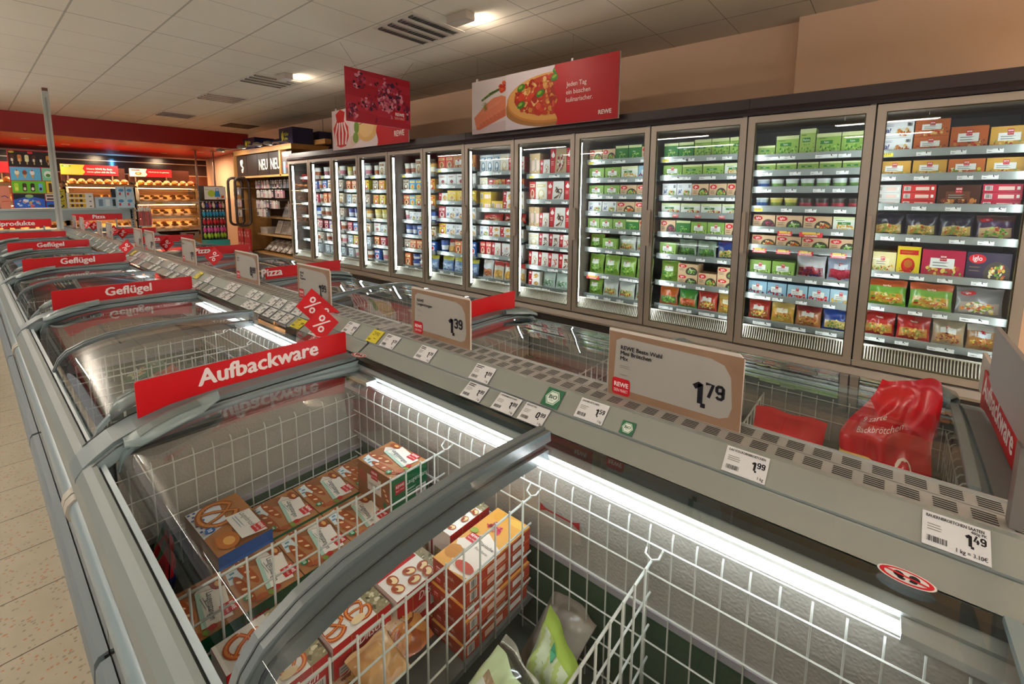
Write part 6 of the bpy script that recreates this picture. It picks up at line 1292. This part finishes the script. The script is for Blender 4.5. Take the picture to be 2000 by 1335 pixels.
def rack(y0, y1, idx, word):
    XF = -14.2; r = empty('bakery_rack', (XF, y0, 0)); w = y1 - y0
    b = MB(); b.box(-.9, -.85, 0, w, 0, 1.9, M('#6b4a2f', .5)); b.box(-.85, -.1, 0, w, 0, .3, M('#2f211a', .5))
    for yy in (0, w - .03): b.box(-.85, -.3, yy, yy + .03, 0, 1.72, M('#3a2c24', .4))
    b.build('frame', r)
    n = 0
    for ti, (zb, zt) in enumerate(((1.19, 1.56), (.82, 1.14), (.50, .79))):
        t = MB(); t.prism([(-.8, zb + .2), (0, zb + .02), (0, zb - .015), (-.8, zb + .17)], lambda q, x, z: (x, q, z), 0, w, WOODL); t.box(0, .012, 0, w, zb - .02, zb + .05, M('#cfc0a6', .4))
        for k in range(5): t.box(.012, .014, .06 + k * w / 5, .2 + k * w / 5, zb - .012, zb + .035, M(['#dcd8d2', '#d0a23a'][(k + ti) % 4 == 1], .4))
        t.build('bread_tray', r)
        t = MB(); prof = [(-.02, zb + .05), (0.0, zb + .08), (-.02, zb + .24), (-.12, zt - .03), (-.25, zt)]
        t.prism(prof, lambda q, x, z: (x, q, z), .02, w - .02, ACRYL, caps=False, closed=False, smooth=True); t.build('acrylic_flap', r)
        for yy in (.0, w - .018):
            e = MB(); e.prism([(-.7, zb), (0, zb), (.01, zb + .12), (-.02, zb + .25), (-.12, zt - .01), (-.25, zt + .01), (-.7, zt + .01)], lambda q, x, z: (x, q, z), yy, yy + .018, CREAM); e.build('end_panel', r)
        e = MB(); e.box(-.6, -.56, .03, w - .03, zt - .01, zt + .005, WARM_ON); e.build('warm_light', r)
        e = MB()
        for k in range(18): e.box(-.52, -.15, .05 + k * (w - .1) / 17, .056 + k * (w - .1) / 17, zt - .07, zt - .055, M('#b5a890', .35, .5))
        e.build('wire_guide', r)
        rr = random.Random(idx * 10 + ti)
        for k in range(12):
            yy = y0 + .15 + (w - .3) * (k % 6) / 5 + rr.uniform(-.03, .03); xx = -.12 - .2 * (k // 6); nm = ROLL[rr.randrange(4)]
            item(nm, 'bread_roll', (XF + xx, yy, zb + .05 - xx * .225 + .02), f'bread roll in the {word} bakery rack, {ORD[ti]} bin down, {ordw(k % 6 + 1)} from left, {"front" if k < 6 else "back"} line', 'bread', 'bread rolls in the bakery bins', rr.uniform(-.6, .6) + .3)
    t = MB(); t.prism([(-.8, 1.72), (.0, 1.60), (0, 1.575), (-.8, 1.69)], lambda q, x, z: (x, q, z), 0, w, WOODL); t.box(0, .015, 0, w, 1.56, 1.64, WOODL)
    t.box(-.82, -.8, 0, w, 1.7, 2.05, M('#3a1c14', .3)); t.build('top_tray', r)
    for k in range(7):
        item(LOAF[k % 4], 'bread_loaf', (XF - .25, y0 + .12 + (w - .24) * k / 6, 1.645), f'brown loaf on top of the {word} bakery rack, {ORD[k]} from left', 'bread', 'loaves on the bakery racks', .04 * (-1) ** k)
    return tag(r, f'bakery rack with bread bins and loaves on top, {word} of three', 'bakery rack', 'bakery racks')
rack(.2, 1.45, 0, 'leftmost'); rack(1.54, 2.70, 1, 'middle'); rack(2.78, 4.07, 2, 'rightmost')
for i, (y0, y1, z0, z1, t, lb) in enumerate(((1.53, 2.56, 1.86, 2.10, ('Unsere REWE Bio Back-', 'waren geben sich die Ähre.'), 'green and red bakery sign with two lines, above the middle bread rack'), (2.78, 3.66, 1.86, 2.06, ('Ofenfrisch für Sie gebacken', ''), 'cream and red bakery sign with a roll, above the right bread rack'), (.0, .72, 1.86, 2.1, ('', ''), 'cream bakery sign half hidden behind the advert board'))):
    w, h = y1 - y0, z1 - z0; b = MB(); a = Art(); b.box(-.01, 0, 0, w, 0, h, M('#b01a22', .45)); a.rect(w * .38, 0, w * .62, h, '#b81c26')
    a.poly([(0, 0), (w * .36, 0), (w * .41, h * .3), (w * .37, h * .6), (w * .41, h), (0, h)], '#b9a33a' if i == 0 else '#dbc9b5')
    if i == 0: a.circ(w * .18, h * .35, w * .14, h * .22, '#d0a24a', 16); a.rect(w * .02, h * .75, w * .16, h * .16, '#4f8a3a'); a.text('REWE', w * .1, h * .78, h * .1, '#e9efe2', .9, 'c')
    else: a.circ(w * .2, h * .4, w * .08, h * .2, '#b5542c', 16); a.circ(w * .2, h * .42, w * .04, h * .1, '#d99a6a', 12); a.rect(w * .04, h * .75, w * .2, h * .15, '#b8323a')
    for k, s in enumerate(t):
        if s: a.text(s, w * .44, h * (.55 - .3 * k), h * .16, '#f0dcd8', .85, 'l', .03, maxw=w * .52)
    a.emit(b, planar((0, 0, 0), (0, 1, 0), (0, 0, 1), (1, 0, 0)), .0003); b.box(-.03, -.01, .1, .13, -.17, .02, M('#6b5a4c', .4)); b.box(-.03, -.01, w - .13, w - .1, -.17, .02, M('#6b5a4c', .4))
    o = b.build('bakery_sign', None, (-14.93, y0, z0)); tag(o, lb, 'sign', 'signs above the bakery racks')
for i, y in enumerate((3.95, 4.35)):
    b = MB(); b.tube([(0, 0, 1.45 if i else 1.5), (0, 0, 2.53)], .022, M('#a99c92', .35, .4), 10); b.box(-.05, .05, -.05, .05, 2.525, 2.535, M('#8f8379', .4))
    o = b.build('steel_post', None, (-13.9, y, 0)); tag(o, f'thin steel post hanging from the red soffit beside the bread racks, {("left", "right")[i]} one', 'post', 'posts by the bakery')
b = MB(); b.box(-14.17, -14.02, 2.75, 4.1, .0, .36, WOODL); b.box(-14.02, -14.01, 2.75, 3.9, .28, .34, M('#c9a97a', .5)); b.box(-13.985, -13.9, 3.5, 3.9, .3, .45, M('#8f8f8c', .4)); b.box(-13.9, -13.898, 3.62, 3.8, .36, .42, BLACK); b.box(-14.0, -13.9, 3.45, 3.95, .0, .3, M('#a9814f', .5))
o = b.build('bread_counter'); tag(o, 'low wooden bread counter with a grey scanner at the foot of the right rack', 'counter')

# ---------------------------------------------------------------- accessory stand with gloves
r = empty('accessory_stand', (-12.3, 3.6, 0)); b = MB(); b.box(-.35, -.32, 0, .52, .25, 1.62, M('#4a4744', .5)); b.box(-.4, .05, -.02, .54, 0, .1, M('#3a3836', .5)); b.box(-.34, -.3, -.02, .0, .1, 1.35, M('#6d6a66', .4)); b.box(-.34, -.3, .52, .54, .1, 1.35, M('#6d6a66', .4)); b.build('frame', r)
b = MB(); b.box(-.02, .0, .02, .46, 1.30, 1.6, M('#d6d4cf', .45)); b.box(-.32, -.02, .22, .26, 1.29, 1.31, M('#6d6a66', .4)); a = Art(); a.circ(.16, .14, .08, .08, '#a8c03a', 16); a.poly([(.22, .06), (.34, .06), (.32, .2), (.24, .2)], '#2a8ac4'); a.stroke([(.25, .2), (.26, .26), (.3, .26), (.31, .2)], .012, '#2a8ac4'); a.circ(.28, .03, .03, .015, '#d95a3a', 10); a.lines(.03, .22, .1, 1, '#8fae4a', .012); a.rect(.36, .03, .06, .06, '#c9502f')
a.emit(b, planar((.0, .0, 1.30), (0, 1, 0), (0, 0, 1), (1, 0, 0))); b.build('sign_panel', r)
b = MB()
for z in (1.22, 1.02, .83, .64, .5): b.tube([(-.3, .0, z + .03), (-.3, .5, z + .03)], .008, M('#8a8a88', .4), 6)
b.build('hook_bar', r)
b = MB(); b.box(-.25, .1, -.03, .45, .12, .34, M('#2f9a9a', .4)); b.build('teal_tray', r)
tag(r, 'accessory stand with rows of coloured gloves and a teal tray below', 'display stand')
def glove(c):
    b = MB(); b.tube([(0, 0, .0), (0, 0, -.03), (.012, 0, -.08), (.015, 0, -.13)], [.016, .030, .034, .016], M(c, .6), 8); b.box(-.002, .002, -.015, .015, 0, .03, M('#e3ded8', .5)); return b.mesh('hanging_pack')
for ri, (z, cs, wd) in enumerate(((1.22, ['#d9c9b9', '#3a3f8a', '#c96a8a'], 'mixed patterned'), (1.02, ['#2a9fc9', '#258ab5'], 'bright blue'), (.83, ['#b51f2c', '#c92a35'], 'red'), (.64, ['#d04a9a', '#e06aae'], 'pink'), (.5, ['#9ac02f', '#b0d045'], 'lime green'))):
    ms = [glove(c) for c in cs]
    for k in range(7):
        item(ms[k % len(ms)], 'hanging_pack', (-12.3 - .2 + (k % 2) * .03, 3.63 + k * .068, z), f'{wd} glove pack hanging on the accessory stand, {ORD[k]} from left in its row', 'glove', 'glove packs on the accessory stand', .3)

# ---------------------------------------------------------------- wooden coffee shop display
XD0, XD1 = -11.62, door_x(12) - .012
r = empty('display_unit', (XD0, 4.05, 0)); w = XD1 - XD0
b = MB(); b.box(0, w, .72, .75, 0, 2.36, M('#2d2420', .5)); b.box(0, .05, -.02, .75, 0, 2.36, OAK); b.box(w - .05, w, .02, .75, 0, 2.20, M('#2b2522', .4)); b.box(0, w, -.02, .75, 2.28, 2.38, OAK); b.box(0.05, w - .05, .0, .72, 0, .12, M('#3a2f28', .5)); b.box(2.34, 2.40, -.02, .1, 1.78, 2.30, OAK); b.box(.05, w - .05, -.02, .02, 1.775, 1.815, M('#d9a85f', .4)); b.build('cabinet', r)
for k in range(4):
    b = MB(); x0 = .16 + k * .56; b.box(x0, x0 + .545, -.0, .02, 1.82, 2.26, M('#261a13', .5, 0, .2)); a = Art()
    if k == 0: a.stroke([(.28 + .07 * sin(q * .9), .12 + .028 * q) for q in range(9)], .05, '#e6dcd2'); a.circ(.26, .3, .08, .06, '#e6dcd2', 14); a.circ(.29, .12, .05, .05, '#e6dcd2', 12)
    if k >= 2: a.text('NEU', .27, .11, .21, '#e0d5cb', .72, 'c', .06)
    a.emit(b, planar((x0, 0, 1.82), (1, 0, 0), (0, 0, 1), (0, -1, 0)), .0003); b.build('header_panel', r)
b = MB(); b.box(2.42, w - .04, -.0, .02, 1.8, 2.24, M('#4a3f3c', .35)); a = Art(); a.text('Wilde Rosen', .05, .35, .05, '#e6ded8', .8, maxw=.3); a.rect(.05, .03, .1, .22, '#7f9fc9'); a.rect(.14, .14, .2, .04, '#c9404a'); a.emit(b, planar((2.42, 0, 1.8), (1, 0, 0), (0, 0, 1), (0, -1, 0)), .0003); b.build('side_panel', r)
for z, d in ((1.32, .3), (.93, .42), (.55, .5), (.14, .6)):
    b = MB(); xs = .5 if z < 1.3 else 2.2; b.box(xs, w - .06, .72 - d, .72, z - .02, z, OAK); b.box(xs, w - .06, .72 - d - .004, .72 - d, z - .03, z + .012, M('#c9a878', .4)); b.build('shelf', r)
for x in (.22, .62):
    pts = []
    for cx, cz, a0 in ((-.05, 1.68, 0), (-.13, 1.68, pi / 2), (-.13, .84, pi), (-.05, .84, 1.5 * pi)):
        for k in range(6):
            t = a0 + pi / 2 * k / 5; pts.append((x, cx + .10 * cos(t), cz + .10 * sin(t)))
    b = MB(); b.tube(pts, .028, M('#3a2a22', .35), 8, closed=True); b.tube([(p[0] - .024, p[1], p[2]) for p in pts], .012, M('#a9804f', .4), 6, closed=True); b.build('hoop', r)
for sx, s in ((.08, 1), (.4, 1)):
    b = MB(); b.box(sx, sx + .36, -.05, -.02, .12, .66, M('#b3202a', .4)); a = Art(); a.text('%', .09, .36, .12, '#e8c9c2', .9, 'c'); a.text('%', .26, .36, .12, '#e8c9c2', .9, 'c'); a.text('%', .09, .1, .12, '#e8c9c2', .9, 'c'); a.text('%', .26, .1, .12, '#e8c9c2', .9, 'c'); a.emit(b, planar((sx, -.05, .12), (1, 0, 0), (0, 0, 1), (0, -1, 0)), .0003); b.build('percent_panel', r)
b = MB()
for z in (1.70, 1.50, 1.28, 1.10): b.tube([(.08, .648, z + .029), ((2.15 if z < 1.4 else w - .1), .648, z + .029)], .01, M('#b9aea2', .3, .5), 6)
b.build('hook_rail', r)
tag(r, 'wooden coffee shop display with dark header panels reading NEU', 'display unit')
for i, (x, y) in enumerate(((-11.03, 3.6), (-9.95, 3.62), (-9.2, 3.62), (-8.83, 3.66))):
    q = empty('clip_lamp', (x, 4.02, 2.385)); b = MB(); b.tube([(0, .03, .009), (.02, -.05, .02), (.02, y - 4.02, -.03)], .012, M('#a89c90', .3, .5), 6); b.build('arm', q)
    b = MB(); vs = Vector((0, y - 4.02, -.05)); b.lathe([(.02, .05), (.07, .035), (.085, 0), (.07, -.02)], M('#8f857b', .3, .6), 14, vs); b.lathe([(.001, -.021), (.066, -.0205)], M('#d9d5c5', .3), 14, vs); b.build('shade', q)
    area_light('arm_lamp_glow', (x + .02, y - .01, 2.29), .1, .1, 3.5, (1, .9, .78), (0, .62, -1))
    tag(q, f'small arm lamp reaching out over the wooden display, {ORD[i]} from left', 'lamp', 'arm lamps on the wooden display')
for i, (x0, x1, z1, word) in enumerate(((-11.05, -10.45, .24, 'left'), (-9.28, -8.72, .30, 'right'))):
    b = MB(); a = Art(); b.box(0, x1 - x0, 0, .4, -.1 * 0, z1, M('#141a45', .35)); a.circ(.14, z1 * .5, .05, .075, '#d9cf3a', 12); a.stroke([(.12, z1 * .2), (.16, z1 * .8)], .03, '#d9cf3a'); a.text('Müller', .2, z1 * .5, .06, '#d9cf3a', .9, 'l', .05, maxw=.3); a.text('Kaffee', .2, z1 * .25, .05, '#d9cf3a', .9, 'l', .05, maxw=.28); a.emit(b, planar((0, 0, 0), (1, 0, 0), (0, 0, 1), (0, -1, 0)))
    o = b.build('navy_box', None, (x0, 4.06, 2.381)); tag(o, f'navy blue box with yellow writing on top of the wooden display, {word} one', 'box', 'navy boxes on the wooden display')
for i, (x0, x1, y0, z0, z1) in enumerate(((-10.4, -9.32, 4.35, 2.381, 2.58), (-9.2, -8.78, 4.5, 2.382, 2.66))):
    b = MB(); b.box(0, x1 - x0, 0, .25, 0, z1 - z0, M('#161a40', .4)); o = b.build('navy_box', None, (x0, y0 + (.11 if i else 0), z0 if not i else 2.382)); tag(o, f'plain navy box set back on top of the display, {("left", "right")[i]} one', 'box', 'navy boxes on the wooden display')
b = MB(); b.box(0, .95, 0, .13, 0, .09, OAK); o = b.build('wooden_crate', None, (-9.26, 4.47, 2.382)); tag(o, 'plain wooden box behind the navy boxes, over the freezer top', 'box')
PKC = ['#d9d2ca', '#c9bfb5', '#b5aaa0', '#3a3338', '#e0dad2', '#c98a9a', '#8f8a92', '#d9b5bd', '#5a5f6a']
PKW = ['white', 'pale beige', 'grey beige', 'black', 'off white', 'pink', 'grey', 'pale pink', 'slate grey']
PK = []
for i, c in enumerate(PKC):
    a = Art(); a.rect(.008, .01, .07, .07, PKC[(i * 2 + 1) % 9]); a.rect(.02, .09, .04, .02, '#e6e0d8'); b = MB(); b.box(-.045, .045, -.02, .02, -.15, 0, M(c, .5)); a.emit(b, planar((-.043, -.02, -.14), (1, 0, 0), (0, 0, 1), (0, -1, 0))); b.box(-.02, .02, -.021, -.018, .0, .02, M('#e6e2dc', .5)); b.box(-.006, .006, -.02, .5, .012, .018, M('#9a9088', .4)); PK.append(b.mesh('hanging_pack'))
rr = random.Random(9)
for ri, z in enumerate((1.70, 1.50, 1.28, 1.10)):
    for k in range((18, 13, 11, 6)[ri]):
        x = XD0 + .85 + k * .104 if ri < 2 else XD0 + .85 + k * .1; i = rr.randrange(9) if k < 12 else rr.choice((5, 7, 3, 8))
        item(PK[i], 'hanging_pack', (x, 4.2 + rr.uniform(-.04, .0), z + .0), f'{PKW[i]} pack hanging on the wooden display, {ordw(k + 1)} from left in the {ORD[ri]} row', 'pack', 'packs hanging on the wooden display', rr.uniform(-.03, .03))
for ri, z in enumerate((1.55, 1.3, 1.08)):
    for k in range(3): item(PK[rr.randrange(9)], 'hanging_pack', (XD0 + .3 + k * .11, 3.93, z), f'pale pack hanging inside the wooden hoops, {ORD[k]} from left in the {ORD[ri]} row', 'pack', 'packs hanging inside the hoops', rr.uniform(-.2, .2))
def book(c, c2):
    b = MB(); a = Art(); b.box(-.12, .12, -.02, .02, 0, .3, M(c, .45)); a.rect(.03, .05, .18, .14, c2); a.lines(.04, .24, .15, 2, '#8a7f78', .008, .02); a.emit(b, planar((-.12, -.02, 0), (1, 0, 0), (0, 0, 1), (0, -1, 0))); return b.mesh('book')
for i, (x, z, c, c2, wd) in enumerate(((1.62, .93, '#d9d3cd', '#c9c3c0', 'white'), (1.9, .93, '#d0a0a8', '#e0c5c8', 'pink'), (1.2, .55, '#cfc8bf', '#b5ada5', 'pale grey'), (1.5, .55, '#b5ada3', '#8f887f', 'grey'), (1.78, .55, '#8f8880', '#a9a29a', 'dark grey'))):
    item(book(c, c2), 'book', (XD0 + x, 4.42, z + .010), f'{wd} book propped up on the wooden display, {"upper" if z > .8 else "lower"} shelf', 'book', 'books on the wooden display', .05, -.35)
b = MB(); b.box(-.18, .18, -.14, .14, 0, .13, M('#d5cec4', .45)); b.box(-.185, .185, -.145, .145, .1, .14, M('#e0dad0', .45)); o = b.build('white_box', None, (XD0 + .75, 4.45, .551)); tag(o, 'white lidded box on the wooden display, left of the grey books', 'box')
for i, (x, z, c, wd) in enumerate(((2.35, 1.321, '#20286f', 'navy'), (2.5, 1.321, '#20286f', 'navy'), (2.35, .931, '#4f7fc0', 'light blue'), (2.55, .931, '#c9c2b5', 'beige'), (2.4, .551, '#c9ccd5', 'pale grey'), (2.6, .551, '#5f86bd', 'blue'), (2.4, .141, '#8fae3a', 'green'), (2.62, .141, '#6f9fc9', 'sky blue'))):
    a = Art(); a.circ(.06, .1, .035, .04, '#e6e3dc', 12); me = carton('gift_pack', .12, .08, .2, c, a); item(me, 'gift_pack', (XD0 + x, 4.4, z), f'{wd} pack at the right end of the wooden display, {ORD[i]} from the top', 'pack', 'packs at the right end of the wooden display', .1)
for i in range(5):
    me = bag('textile_pack', .26, .09, .34, lambda u, v: ['#b5ada3', '#8f887f', '#cfc8bf'][(int(u * 5) + int(v * 6)) % 3], None, 90 + i, nu=8, nv=10)
    item(me, 'textile_pack', (XD0 + .9 + i * .27, 4.28, .195), f'grey wrapped textile pack on the bottom shelf of the wooden display, {ORD[i]} from left', 'pack', 'textile packs on the wooden display', .0, -.9, 0, (.85, 1, 1))
